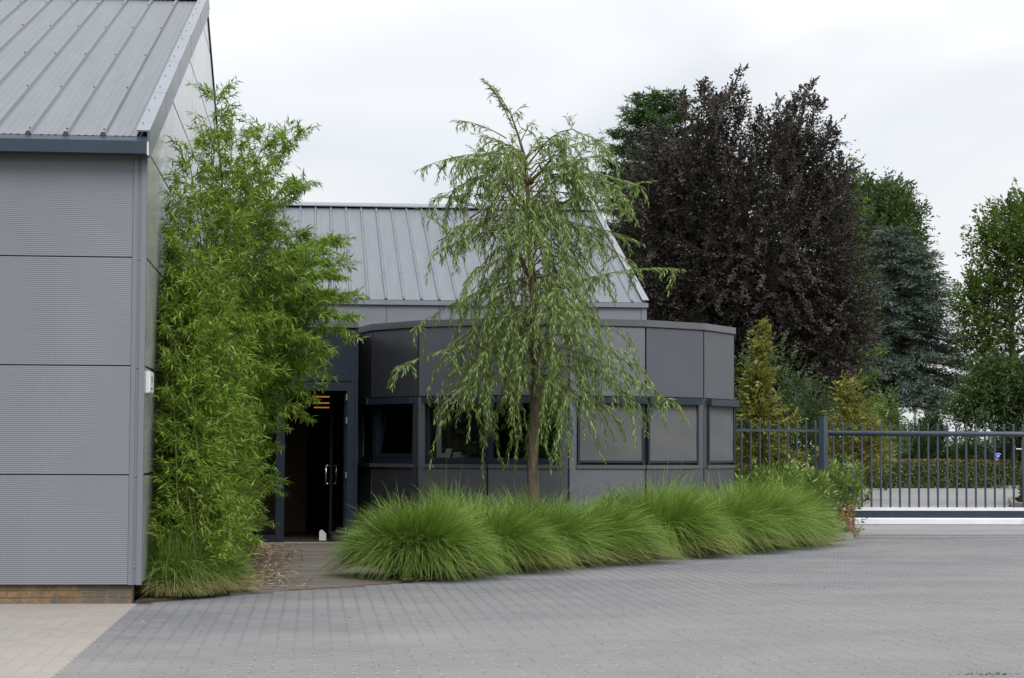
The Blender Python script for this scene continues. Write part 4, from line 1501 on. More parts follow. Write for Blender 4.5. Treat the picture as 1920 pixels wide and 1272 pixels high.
wide = [cane_to(640, 455, 25.0, 1.02, 0.25), cane_to(662, 560, 25.0, 1.1, 0.3), cane_to(655, 635, 24.6, 1.2, 0.3), cane_to(600, 470, 24.6, 0.98, 0.2), cane_to(625, 520, 24.2, 1.05, 0.25),
        cane_to(560, 440, 24.0, 0.95), cane_to(520, 420, 23.6, 0.9), cane_to(600, 590, 23.8, 1.1, 0.2), cane_to(560, 540, 23.4, 1.0), cane_to(500, 500, 23.0, 0.9),
        cane_to(615, 670, 24.0, 1.3, 0.25), cane_to(560, 640, 23.4, 1.15, 0.15), cane_to(580, 720, 23.8, 1.4, 0.2), cane_to(510, 600, 22.8, 1.0), cane_to(540, 775, 23.8, 1.3, 0.1),
        cane_to(500, 700, 22.8, 1.1), cane_to(470, 600, 22.0, 0.9), cane_to(520, 850, 24.2, 1.2), cane_to(480, 800, 22.8, 1.1), cane_to(455, 720, 21.8, 0.95),
        cane_to(505, 920, 24.6, 1.2), cane_to(470, 880, 22.6, 1.1), cane_to(505, 985, 25.0, 1.3, 0.05), cane_to(470, 960, 22.9, 1.2, 0.05), cane_to(445, 830, 21.6, 1.0),
        cane_to(470, 1020, 23.0, 1.4, 0.03), cane_to(435, 1000, 21.8, 1.1, 0.03), cane_to(440, 1050, 21.6, 1.3, 0.03), cane_to(515, 800, 26.0, 1.0), cane_to(510, 900, 27.0, 1.0),
        cane_to(640, 500, 24.4, 1.1, 0.25), cane_to(648, 600, 24.2, 1.15, 0.25), cane_to(590, 520, 23.6, 1.05, 0.2), cane_to(610, 560, 23.9, 1.1, 0.2), cane_to(585, 650, 23.5, 1.2, 0.2), cane_to(540, 480, 23.2, 0.95), cane_to(630, 570, 24.8, 1.15, 0.3), cane_to(520, 700, 26.0, 1.0), cane_to(530, 600, 26.0, 1.0)]
wide += [cane_to(578, 745, 24.2, 1.35, 0.2), cane_to(588, 705, 24.4, 1.3, 0.2), cane_to(562, 785, 24.4, 1.4, 0.15), cane_to(600, 690, 24.6, 1.35, 0.25), cane_to(545, 740, 24.0, 1.25, 0.1), cane_to(560, 700, 24.8, 1.2, 0.2)]
wide += [cane_to(rb.uniform(415, 455), rb.uniform(560, 900), rb.uniform(26.5, 29.8), 0.8, 0.03) for _ in range(16)]
bamboo('broad bamboo clump arching over the deck towards the door', (-1.1, 24, 0), wide, 1, 32)
# grey wooden block and stake among the bamboo
wb = at_y(412, 992, 20.95)
wmb = MB()
A = [(wb.x - 0.045, wb.y, wb.z - 0.10), (wb.x + 0.03, wb.y, wb.z - 0.06), (wb.x + 0.03, wb.y, wb.z + 0.09), (wb.x - 0.02, wb.y, wb.z + 0.09)]
wmb.loft(A, [(p[0] + 0.05, p[1] + 0.12, p[2]) for p in A])
wbo = empty('wooden_post', (wb.x, wb.y, 0), 'weathered grey slanted post end poking out of the bamboo', 'post')
obj('post_head', wmb, M_OLDWOOD, wbo)
obj('post_shaft', MB().box(wb.x - 0.02, wb.x + 0.05, wb.y + 0.03, wb.y + 0.10, 0.0, wb.z - 0.08), M_OLDWOOD, wbo)

# ------------------------------------------------------------------ willow
def willow():
    Y = 27.4
    b = at_y(1001, 960, Y)
    base = (b.x, Y, 0)
    t = empty('weeping_willow', base, 'slender weeping willow in front of the round pavilion', 'tree')
    tp = [(1001, 1020), (1001, 930), (998, 870), (1003, 780), (1006, 690), (1002, 600), (1001, 540), (993, 470), (991, 400), (989, 345), (985, 300)]
    rad = [0.105, 0.081, 0.075, 0.072, 0.068, 0.062, 0.054, 0.045, 0.036, 0.026, 0.017]
    pts = [at_y(x, y, Y + 0.05 * math.sin(i)) for i, (x, y) in enumerate(tp)]
    pts[0].z = 0.0
    tm = MB().tube(pts, rad, 12)
    # leader bending to the left at the top
    lead = [at_y(x, y, Y) for x, y in ((985, 300), (972, 255), (958, 215), (940, 185), (905, 150))]
    tm.tube(lead, [0.022, 0.015, 0.01, 0.007, 0.003], 6)
    for (x0, y0), (x1, y1), dy in (((991, 400), (935, 330), -0.2), ((993, 470), (1050, 380), 0.2), ((1001, 540), (945, 400), 0.3), ((989, 345), (1040, 290), -0.1)):
        p, q = at_y(x0, y0, Y), at_y(x1, y1, Y + dy)
        tm.tube([p, p.lerp(q, 0.5) + Vector((0, 0, -0.04)), q], [0.03, 0.022, 0.012], 7)
    bm_ = MB()
    tw = MB()
    P, D, Nn, LL, C, YE = [], [], [], [], [], []
    rg = np.random.default_rng(77)

    PATHS = []

    def trunk_at(z):
        for p, q in zip(pts, pts[1:]):
            if p.z <= z <= q.z:
                return p.lerp(q, (z - p.z) / (q.z - p.z))
        return pts[-1]

    def leaves_on(path, lw, dens, hang, young):
        """path: list of Vectors"""
        n = len(path)
        for i in range(n - 1):
            a_, c_ = path[i], path[i + 1]
            seg = c_ - a_
            k = max(1, int(seg.length * dens))
            sg = seg.normalized()
            for j in range(k):
                f = (j + rg.random()) / k
                p = a_ + seg * f
                az = rg.uniform(0, 2 * PI)
                side = Vector((math.cos(az), math.sin(az), 0))
                dd = np.array(sg) * 0.75 + np.array(side) * rg.uniform(0.35, 0.85)
                dd[2] -= hang
                dd += rg.normal(0, 0.16, 3)
                P.append(tuple(p)); D.append(dd)
                Nn.append(np.array(side) + np.array((0, 0, 0.6)) + rg.normal(0, 0.3, 3))
                pos = (i + f) / (n - 1)
                LL.append(rg.uniform(0.085, 0.14) * (1.0 - 0.35 * pos ** 3) * lw)
                C.append(rg.uniform(0, 1))
                YE.append((0.9 if pos > 0.93 else 0.0) * rg.random() * young + (rg.random() < 0.03) * 0.6)

    def hang_twig(p, az, ln, drop0):
        path = [p]
        dr = Vector((math.cos(az) * 0.75, math.sin(az) * 0.75, drop0))
        st = ln / 6
        cur = p
        for i in range(6):
            dr = (dr + Vector((rg.normal(0, 0.10), rg.normal(0, 0.10), -0.42))).normalized()
            cur = cur + dr * st
            path.append(cur)
        tw.tube(path, [0.0030, 0.0027, 0.0024, 0.002, 0.0017, 0.0013, 0.0008], 3, cap=False)
        leaves_on(path, 1.0, 60, 0.25, 1.0)

    def branch(z0, az, reach, rise, droop, twig_len, r0=0.013, start=None):
        p0 = start if start is not None else trunk_at(z0)
        hx_, hy_ = math.cos(az), math.sin(az)
        path = []
        for s in np.linspace(0, 1, 9):
            path.append(p0 + Vector((hx_ * reach * s, hy_ * reach * s, rise * reach * (s - 0.0) - (rise * 0.75 + droop) * reach * s ** 2.2)) + Vector(rg.normal(0, 0.012, 3)))
        bm_.tube(path, [r0 * (1 - 0.85 * i / 8) for i in range(9)], 5)
        PATHS.append(path)
        nt_ = int(reach * (8.0 + 3.5 * (z0 - 2.1) / 3.2))
        for i in range(nt_):
            s = 0.16 + 0.84 * (i + rg.random()) / nt_
            k = min(7, int(s * 8))
            p = path[k].lerp(path[k + 1], s * 8 - k)
            a2 = az + rg.choice([-1, 1]) * rg.uniform(0.2, 1.2)
            hang_twig(p, a2, twig_len * rg.uniform(0.45, 1.15) * (0.65 + 0.35 * s), rg.uniform(0.0, 0.35))
        leaves_on(path[2:], 1.0, 22, 0.3, 0.6)
        hang_twig(path[-1], az, twig_len * rg.uniform(0.7, 1.1), 0.0)

    # (start height, reach, rise, droop, hanging length) rising up the trunk
    nb = 76
    for i in range(nb):
        f = (i + rg.random() * 0.8) / nb
        z0 = 2.15 + 3.15 * f ** 0.85
        az = i * 2.39996 + rg.normal(0, 0.25)
        reach = (1.24 - 0.24 * f) * rg.uniform(0.55, 1.1) * (0.86 + 0.26 * math.sin(az * 2 + z0 * 3.1))
        rise = 0.40 + 0.75 * f + rg.uniform(-0.15, 0.25)
        droop = 0.32 - 0.22 * f
        branch(z0, az, reach, rise, droop, (1.14 - 0.52 * f) * rg.uniform(0.75, 1.2))
    leaves_on(lead[1:], 1.0, 60, 0.2, 0.5)
    # long strands hanging from the lower limbs, and upright sprigs on the upper ones
    low = [p_ for p_ in PATHS if p_[0].z < 3.4]
    for i in range(46):
        p_ = low[rg.integers(len(low))]
        k = rg.integers(3, 9)
        q = p_[k]
        ln2 = min(rg.uniform(0.9, 1.6), q.z - rg.uniform(0.75, 1.25))
        if ln2 > 0.5:
            hang_twig(q, rg.uniform(0, 2 * PI), ln2, -0.6)
    high = [p_ for p_ in PATHS if p_[0].z > 3.9]
    for i in range(60):
        p_ = high[rg.integers(len(high))]
        q = p_[rg.integers(3, 9)]
        up_ = Vector((rg.normal(0, 0.45) + (q.x - b.x) * 0.5, rg.normal(0, 0.4), rg.uniform(0.55, 1.0))).normalized()
        ln2 = rg.uniform(0.22, 0.55)
        pth = [q + up_ * ln2 * s_ + Vector((up_.x, up_.y, -0.35)) * (ln2 * 0.55 * s_ * s_) for s_ in np.linspace(0, 1, 6)]
        tw.tube(pth, [0.003, 0.0026, 0.0022, 0.0018, 0.0014, 0.0008], 3, cap=False)
        leaves_on(pth, 0.95, 52, 0.05, 0.8)
    # the shoulder shoots and the leader's sprays
    for px0, py0, px1, py1, dy in ((960, 290, 780, 320, -0.3), (1010, 300, 1135, 262, 0.1), (1020, 330, 1205, 350, -0.3), (950, 260, 850, 225, 0.1), (1010, 280, 1095, 258, -0.2),
                                   (1000, 560, 1285, 505, -0.2), (1000, 640, 745, 690, -0.4), (1000, 640, 1262, 758, -0.4), (975, 270, 1000, 225, 0.1), (1000, 520, 770, 620, 0.2),
                                   (960, 235, 905, 145, 0.05), (955, 225, 985, 195, -0.05), (985, 330, 830, 300, 0.2), (1000, 420, 810, 480, -0.2), (1000, 420, 1210, 460, 0.2),
                                   (990, 340, 1150, 290, -0.4), (990, 360, 1185, 400, 0.3), (985, 350, 1120, 330, 0.5), (985, 330, 860, 300, -0.5), (985, 380, 840, 370, 0.4), (985, 300, 1060, 250, 0.3),
                                   (980, 290, 900, 255, 0.3), (990, 400, 1190, 500, -0.5), (995, 440, 830, 430, -0.5), (985, 310, 930, 270, -0.4), (990, 330, 1100, 300, -0.7), (985, 300, 1020, 250, -0.3), (990, 420, 1160, 350, 0.6)):
        p, q = at_y(px0, py0, Y), at_y(px1, py1, Y + dy)
        L_ = (q - p).length
        mid = p.lerp(q, 0.55) + Vector((0, 0, 0.14 * L_))
        path = [p * (1 - s) ** 2 + mid * 2 * s * (1 - s) + q * s * s for s in np.linspace(0, 1, 10)]
        bm_.tube(path, [0.009 * (1 - 0.85 * i / 9) for i in range(10)], 4)
        leaves_on(path[2:], 1.05, 58, 0.35, 0.8)
        for i in range(int(L_ * 9)):
            s = rg.uniform(0.3, 0.95)
            k = min(8, int(s * 9))
            pp = path[k].lerp(path[k + 1], s * 9 - k)
            hang_twig(pp, rg.uniform(0, 2 * PI), rg.uniform(0.14, 0.5) * (1.0 if py1 > 240 else 0.45), 0.2)
    P, D, Nn = np.array(P), np.array(D), np.array(Nn)
    LL = np.array(LL)
    leaf_obj('foliage', P, D, Nn, LL, LL * 0.135 + 0.004, L_WILLOW, np.array(C), np.array(YE), t, fold=0.12, mid=0.4)
    obj('trunk', tm, M_BARK, t, smooth=True)
    obj('branches', bm_, M_TWIG, t, smooth=True)
    tag(obj('hanging_twigs', tw, M_TWIG, t), kind='stuff')
    print('willow leaves', len(P))


willow()

# indoor plant behind the pavilion's window
ip, idr, inn_ = on_ledge(2, 0.62, -0.30)
ipl = empty('indoor_plant', ip + Vector((0, 0, ZS + 0.05)), 'leafy green pot plant behind the window left of the willow trunk', 'pot plant')
obj('pot', MB().tube([ip + Vector((0, 0, ZS + 0.052)), ip + Vector((0, 0, ZS + 0.13))], [0.06, 0.08], 12), M_BLACK, ipl)
k = 110
c = np.array(ip)[None] + np.array(idr)[None] * RNG.normal(0, 0.2, (k, 1)) + np.array(inn_)[None] * RNG.normal(0.03, 0.05, (k, 1))
c[:, 2] = ZS + 0.1 + np.abs(RNG.normal(0.12, 0.22, k))
c = c[c[:, 2] < ZW - 0.1]
k = len(c)
leaf_obj('foliage', c, RNG.normal(0, 0.5, (k, 3)) + np.array([0, -0.3, -0.3]), RNG.normal(0, 0.4, (k, 3)) + np.array([0, -1, 0.6]), RNG.uniform(0.1, 0.17, k), 0.09, L_INDOOR, RNG.random(k), np.zeros(k), ipl)
sm = MB()
for i in range(0, k, 4):
    sm.tube([tuple(ip + Vector((0, 0, ZS + 0.12))), tuple(c[i])], [0.004, 0.002], 4)
obj('stems', sm, M_CANE, ipl)

# ------------------------------------------------------------------ laurel beside the gate
def shrub(name, base, label, cat, lobes, mat, n, nl, L, ll, lw, tint=0.1, group=None, upb=0.7, stems=14, bark=M_BARKD, shell=0.4, ang=1.0, out=0.9):
    t = empty(name, base, label, cat, group)
    c, o, ix, r = lobe_points(lobes, n, shell)
    d = o * out + RNG.normal(0, 0.35, c.shape)
    d[:, 2] += upb
    k = c[:, 2] > 0.05
    c, d = c[k], d[k]
    p, dd, nn, si = sprays(c, d, L * RNG.uniform(0.6, 1.2, len(c)), nl, ang=ang, spread=0.06, jit=0.25)
    k = p[:, 2] > 0.02
    cl = (RNG.random(len(c))[si] * 0.5 + RNG.random(len(p)) * 0.5)[k]
    ti = ((RNG.random(len(p)) < tint) * RNG.random(len(p)))[k]
    p, dd, nn = p[k], dd[k], nn[k]
    leaf_obj('foliage', p, dd, nn, ll * RNG.uniform(0.7, 1.25, len(p)), lw * RNG.uniform(0.8, 1.2, len(p)), mat, cl, ti, t, fold=0.12, mid=0.5)
    sm = MB()
    for i in range(stems):
        e = c[RNG.integers(len(c))]
        s0 = Vector((base[0] + RNG.normal(0, 0.12), base[1] + RNG.normal(0, 0.12), base[2]))
        sm.tube([s0, s0.lerp(Vector(e), 0.5) + Vector((0, 0, 0.06)), Vector(e)], [0.012, 0.008, 0.003], 5)
    obj('stem', sm, bark, t)
    return t


lb1 = [lobe_px(1420, 948, 32.6, 52, 55), lobe_px(1468, 940, 32.7, 56, 52), lobe_px(1515, 955, 32.7, 46, 52)]
shrub('laurel_shrub', (X_at(1460, 32.6), 32.6, 0.02), 'broad leaved light green laurel between pavilion corner and gate post', 'shrub', lb1, L_LAUREL, 480, 8, 0.26, 0.125, 0.045, 0.12)
lb2 = [lobe_px(1578, 955, 33.3, 40, 55, 0.3), lobe_px(1555, 930, 33.3, 30, 45, 0.3), lobe_px(1590, 900, 33.6, 16, 40, 0.2)]
shrub('rhododendron', (X_at(1575, 33.3), 33.3, 0.02), 'dark leaved rhododendron with a dry reddish patch at the gate beam', 'shrub', lb2, L_LAUREL, 210, 7, 0.2, 0.115, 0.036, 0.35)
dry = at_y(1588, 975, 32.75)
k = 300
c = np.array(dry)[None] + RNG.normal(0, 1, (k, 3)) * np.array([0.07, 0.08, 0.16])
c[:, 2] = np.clip(c[:, 2], 0.03, 0.6)
o = leaf_obj('dry_shoots', c, RNG.normal(0, 0.4, (k, 3)) + np.array([0.1, 0, -0.7]), RNG.normal(0, 1, (k, 3)), RNG.uniform(0.05, 0.12, k), 0.013, L_DEAD, RNG.random(k) * 0.5, RNG.uniform(0.4, 1, k), None, (dry.x, dry.y, 0))
tag(o, kind='stuff')

# ------------------------------------------------------------------ trees beyond the fence
by = (X_at(1425, 39), 39.0, 0)
yl = [lobe_px(1425, 850, 39, 52, 55), lobe_px(1424, 780, 39, 46, 60), lobe_px(1424, 715, 39, 30, 50), lobe_px(1426, 650, 39, 20, 42), lobe_px(1428, 622, 39, 11, 16), lobe_px(1480, 800, 39, 30, 22), lobe_px(1480, 870, 39, 35, 30)]
broad_tree('young_hornbeam', by, 'narrow young yellow green hornbeam beside the pavilion corner', 'tree', yl, L_YELLOW, 900, 0.30, 8, 0.085, 0.05, M_BARKG, 0.035, (by[0] + 0.05, 39, 3.55), 26, 0.35, 0.5, tint=0.10)
b2 = (X_at(1600, 47), 47.0, 0)
yl2 = [lobe_px(1600, 800, 47, 46, 70), lobe_px(1592, 740, 47, 26, 40), lobe_px(1640, 835, 47, 40, 45), lobe_px(1580, 850, 47, 45, 40)]
broad_tree('young_hornbeam', b2, 'yellow green hornbeam behind the gate post with a rusty streak', 'tree', yl2, L_YELLOW, 620, 0.36, 9, 0.09, 0.055, M_BARKG, 0.04, (b2[0], 47, 3.1), 20, 0.5, 0.5, tint=0.14)

beech = [lobe_px(1400, 480, 60, 215, 260), lobe_px(1290, 350, 60, 115, 115), lobe_px(1480, 340, 60, 95, 105), lobe_px(1250, 480, 60, 100, 160), lobe_px(1540, 540, 60, 95, 170),
         lobe_px(1350, 265, 60, 45, 50), lobe_px(1495, 265, 60, 40, 45), lobe_px(1450, 680, 60, 175, 120), lobe_px(1550, 640, 60, 85, 110), lobe_px(1545, 380, 60, 60, 80), lobe_px(1320, 620, 60, 130, 150), lobe_px(1450, 790, 60, 130, 60), lobe_px(1420, 560, 60, 140, 130)]
bb = (X_at(1400, 60), 60.0, 0)
broad_tree('copper_beech', bb, 'big dark purple copper beech towering behind the pavilion', 'tree', beech, L_BEECH, 7600, 1.25, 34, 0.095, 0.06, M_BARKD, 0.32, (bb[0], 60, 10.6), 60, 0.16, 0.42, jit=0.22)
# ascending top shoots that give the beech its ragged outline
tops = [(1395, 130, 1340, 260), (1375, 160, 1335, 270), (1322, 150, 1318, 260), (1350, 185, 1330, 290), (1280, 170, 1300, 290), (1530, 150, 1480, 280), (1500, 165, 1470, 290), (1462, 180, 1450, 300),
        (1590, 212, 1520, 310), (1570, 250, 1515, 330), (1610, 315, 1540, 360), (1430, 200, 1420, 300), (1600, 345, 1530, 400), (1240, 235, 1280, 330), (1205, 250, 1260, 340), (1170, 300, 1230, 380),
        (1545, 190, 1500, 280), (1635, 450, 1560, 470), (1640, 560, 1570, 560), (1160, 340, 1220, 420), (1645, 640, 1580, 630), (1405, 180, 1370, 270), (1180, 255, 1240, 340)]
P0, D0, LQ = [], [], []
tmb = MB()
shoots = []
for x1, y1, x0, y0 in tops:
    shoots.append((x1, y1, x0, y0))
    for q_ in range(3):
        s0 = RNG.uniform(0.1, 0.6)
        xa_, ya_ = x0 + (x1 - x0) * s0, y0 + (y1 - y0) * s0
        shoots.append((min(xa_ + RNG.normal(8, 22), 1560 + 0.25 * ya_ * 0.5), ya_ - RNG.uniform(25, 75) * (1 - s0 * 0.6), xa_, ya_))
for x1, y1, x0, y0 in shoots:
    q = at_y(x1, y1, 60 + RNG.normal(0, 0.9))
    p = at_y(x0, y0, q.y)
    dv = q - p
    ln_ = dv.length
    mid_ = p + dv * 0.55 + Vector((-0.10 * ln_, 0, 0.04 * ln_))
    pth = [p * (1 - s_) ** 2 + mid_ * 2 * s_ * (1 - s_) + q * s_ * s_ for s_ in np.linspace(0, 1, 6)]
    tmb.tube(pth, [0.03, 0.022, 0.015, 0.01, 0.006, 0.003], 4)
    for j_ in range(int(8 + 9 * ln_)):
        s_ = RNG.random() ** 0.9
        pp = p * (1 - s_) ** 2 + mid_ * 2 * s_ * (1 - s_) + q * s_ * s_
        P0.append(np.array(pp)); D0.append(np.array(dv.normalized()) * 0.55 + RNG.normal(0, 0.5, 3)); LQ.append(0.55 * (1.1 - s_))
p, dd, nn, si = sprays(np.array(P0), np.array(D0), np.array(LQ) + 0.1, 9, ang=0.9, spread=0.1)
beo = [o for o in bpy.data.objects if o.name == 'copper_beech'][0]
leaf_obj('top_shoots', p, dd, nn, 0.105 * RNG.uniform(0.7, 1.2, len(p)), 0.06, L_BEECH, RNG.random(len(p)), np.zeros(len(p)), beo)
tag(obj('top_branches', tmb, M_BARKD, beo), kind='stuff')


def conifer(name, base, label, H, zlow, prof, mat, nb, ll, lw, trunk_r, bark, droop=0.25, flat=True, seed=1, rise=0.0, sub=7, nl=16, top_trim=1.0, group=None):
    """whorled horizontal branches carrying flat sprays of needles; prof(f) gives the half-width at relative height f"""
    rg = np.random.default_rng(seed)
    t = empty(name, base, label, 'tree', group)
    b = Vector(base)
    tm = MB().tube([b, b + Vector((0, 0, H * 0.3)), b + Vector((0, 0, H * 0.7)), b + Vector((0, 0, H))], [trunk_r * 1.15, trunk_r, trunk_r * 0.55, 0.03], 10)
    cs, ds, ls = [], [], []
    for i in range(nb):
        f = (i + rg.random()) / nb
        z = zlow + (H - zlow) * f
        az = i * 2.39996 + rg.normal(0, 0.3)
        R_ = prof(f) * rg.uniform(0.7, 1.1)
        h = Vector((math.cos(az), math.sin(az), 0))
        pts = [b + Vector((0, 0, z)) + h * R_ * s + Vector((0, 0, rise * R_ * s - droop * R_ * s * s)) for s in (0, 0.35, 0.7, 1.0)]
        r0 = 0.02 + 0.016 * R_
        tm.tube(pts, [r0, r0 * 0.7, r0 * 0.4, 0.006], 4, cap=False)
        m_ = int(sub * R_) + 3
        for j in range(m_):
            s = 0.2 + 0.8 * (j + rg.random()) / m_
            k_ = min(2, int(s * 3))
            p = pts[k_].lerp(pts[k_ + 1], min(1, s * 3 - k_))
            side = rg.choice([-1, 1])
            a2 = az + side * rg.uniform(0.15, 1.1)
            cs.append(np.array(p) + rg.normal(0, 0.07, 3))
            ds.append((math.cos(a2), math.sin(a2), rg.normal(0.02 + rise * 0.5, 0.16)))
            ls.append(rg.uniform(0.35, 0.8) * (0.55 + 0.2 * R_))
    p, dd, nn, si = sprays(np.array(cs), np.array(ds), np.array(ls), nl, ang=1.1, droop=0.12, spread=0.12, jit=0.4)
    cl = np.random.default_rng(seed).random(len(cs))[si] * 0.6 + RNG.random(len(p)) * 0.4
    leaf_obj('crown', p, dd, nn, ll * RNG.uniform(0.7, 1.3, len(p)), lw, mat, cl, np.zeros(len(p)), t)
    obj('trunk', tm, bark, t, smooth=True)
    return t


def ptree(px, Y):
    return (X_at(px, Y), Y, 0.0)


def ztop(py, Y, px=1500):
    return at_y(px, py, Y).z


cy = 92.0
sC = cy / FPX


def cedar_prof(f):
    pr = [(0, 3.5), (0.08, 4.3), (0.22, 4.0), (0.4, 3.1), (0.62, 2.6), (0.85, 1.7), (1, 0.5)]
    for (a_, va), (b_, vb) in zip(pr, pr[1:]):
        if f <= b_:
            return va + (vb - va) * (f - a_) / (b_ - a_)
    return 0.3


conifer('blue_cedar', ptree(1678, cy), 'blue grey cedar with a bare trunk foot behind the gate', ztop(425, cy), ztop(762, cy), cedar_prof, L_CEDAR, 190, 0.20, 0.05, 0.17, M_BARKD, 0.28, seed=4, rise=0.12, sub=8, nl=18)
conifer('pine_tree', ptree(1232, 76), 'green pine whose top shows above the copper beech left shoulder', ztop(186, 76), 4.0, lambda f: 2.7 * (1 - f) ** 0.5 + 0.45, L_PINE, 130, 0.24, 0.05, 0.2, M_BARKD, 0.1, seed=5, rise=0.35, sub=13, nl=20)
conifer('swamp_cypress', ptree(1590, 70), 'light green feathery conifer squeezed between copper beech and blue cedar', ztop(300, 70), 1.6, lambda f: 0.95 * (1 - f) ** 0.6 + 0.2, L_LARCH, 100, 0.16, 0.045, 0.16, M_BARKD, 0.15, seed=6, rise=0.1, sub=9, nl=14)

gt1 = [lobe_px(1640, 480, 112, 95, 150), lobe_px(1685, 440, 112, 55, 90), lobe_px(1700, 560, 112, 55, 130), lobe_px(1620, 380, 112, 50, 45), lobe_px(1670, 380, 112, 40, 35)]
b_ = ptree(1650, 112)
broad_tree('leafy_tree', b_, 'mid green tree rising behind the blue cedar', 'tree', gt1, L_MID, 2600, 1.3, 14, 0.22, 0.13, M_BARKD, 0.25, (b_[0], b_[1], 12.5), 30, 0.6, 0.42)
gt2 = [lobe_px(1890, 470, 88, 78, 100), lobe_px(1950, 500, 88, 110, 150), lobe_px(1850, 590, 88, 70, 90), lobe_px(1850, 650, 88, 60, 60), lobe_px(1975, 640, 88, 60, 90), lobe_px(1860, 440, 88, 45, 45), lobe_px(1900, 400, 88, 42, 35), lobe_px(1825, 560, 88, 38, 55), lobe_px(1970, 400, 88, 80, 70)]
b_ = ptree(1896, 88)
broad_tree('tall_leafy_tree', b_, 'tall airy green tree with pale forked trunk at the right edge', 'tree', gt2, L_GREEN, 2000, 1.05, 14, 0.17, 0.11, M_BARKG, 0.22, (X_at(1900, 88), 88, ztop(430, 88)), 46, 0.5, 0.5)
gt3 = [lobe_px(1850, 750, 82, 65, 55), lobe_px(1920, 740, 82, 85, 75), lobe_px(1800, 770, 82, 25, 30), lobe_px(1870, 700, 82, 60, 40), lobe_px(1960, 790, 82, 80, 50)]
b_ = ptree(1897, 82)
broad_tree('dark_spreading_tree', b_, 'dark green spreading tree low at the right edge above the hedge', 'tree', gt3, L_MID, 2000, 0.9, 14, 0.14, 0.085, M_BARKD, 0.18, (b_[0], b_[1], 4.6), 26, 0.25, 0.45, droop=0.25)

# bushes between fence and trees
BU = [((1515, 800, 52, 50, 80), L_DKGREEN, 'dark evergreen bush under the copper beech, left of the gate post', 0.09, 0.055, 0),
      ((1440, 760, 54, 85, 120), L_DKGREEN, 'dark evergreen bush in the shade behind the narrow yellow hornbeam', 0.09, 0.055, 0),
      ((1655, 800, 76, 36, 70), L_GREEN, 'upright green bush at the foot of the blue cedar', 0.12, 0.07, 0),
      ((1622, 850, 60, 46, 40), L_YELLOW, 'low yellow green bush above the left end of the clipped hedge', 0.09, 0.055, 0.2),
      ((1725, 850, 84, 52, 52), L_DKGREEN, 'dark loose bush with stray shoots between the two pale poles', 0.12, 0.075, 0),
      ((1745, 810, 86, 20, 26), L_DKGREEN, 'thin topped dark bush beside the second pale pole', 0.12, 0.075, 0),
      ((1815, 850, 86, 40, 34), L_GREEN, 'rounded mid green bush behind the hedge near the blue sign', 0.12, 0.05, 0),
      ((1890, 850, 84, 40, 34), L_CEDAR, 'grey green bush at the foot of the dark tree', 0.13, 0.04, 0),
      ((1960, 850, 84, 50, 50), L_DKGREEN, 'dark bush at the right edge behind the hedge', 0.13, 0.06, 0)]
for (px, py, Y, rx, ry), mt_, lb, ll, lw, tn in BU:
    lob = [lobe_px(px, py, Y, rx, ry), lobe_px(px + rx * 0.35, py + ry * 0.35, Y, rx * 0.75, ry * 0.7), lobe_px(px - rx * 0.4, py + ry * 0.4, Y, rx * 0.7, ry * 0.65)]
    rw = rx * Y / FPX
    shrub('garden_bush', ptree(px, Y), lb, 'bush', lob, mt_, int(420 + 200 * rw), 9, 0.42, ll, lw, tn, 'bushes beyond the fence', 0.6, 12)

# long dark row of shrubs closing the view behind everything
k = 5200
xs = RNG.uniform(6, 75, k)
c = np.stack([xs, 135 + RNG.uniform(-3, 3, k), np.abs(RNG.normal(0, 1, k)) * (1.0 + 0.35 * np.sin(xs * 0.7)) + 0.1], -1)
p, dd, nn, si = sprays(c, RNG.normal(0, 0.5, c.shape) + np.array([0, -0.2, 0.7]), 0.9, 9, spread=0.2)
tag(leaf_obj('far_shrubbery', p, dd, nn, 0.3, 0.17, L_GREEN, RNG.random(len(p)), np.zeros(len(p))), kind='stuff')


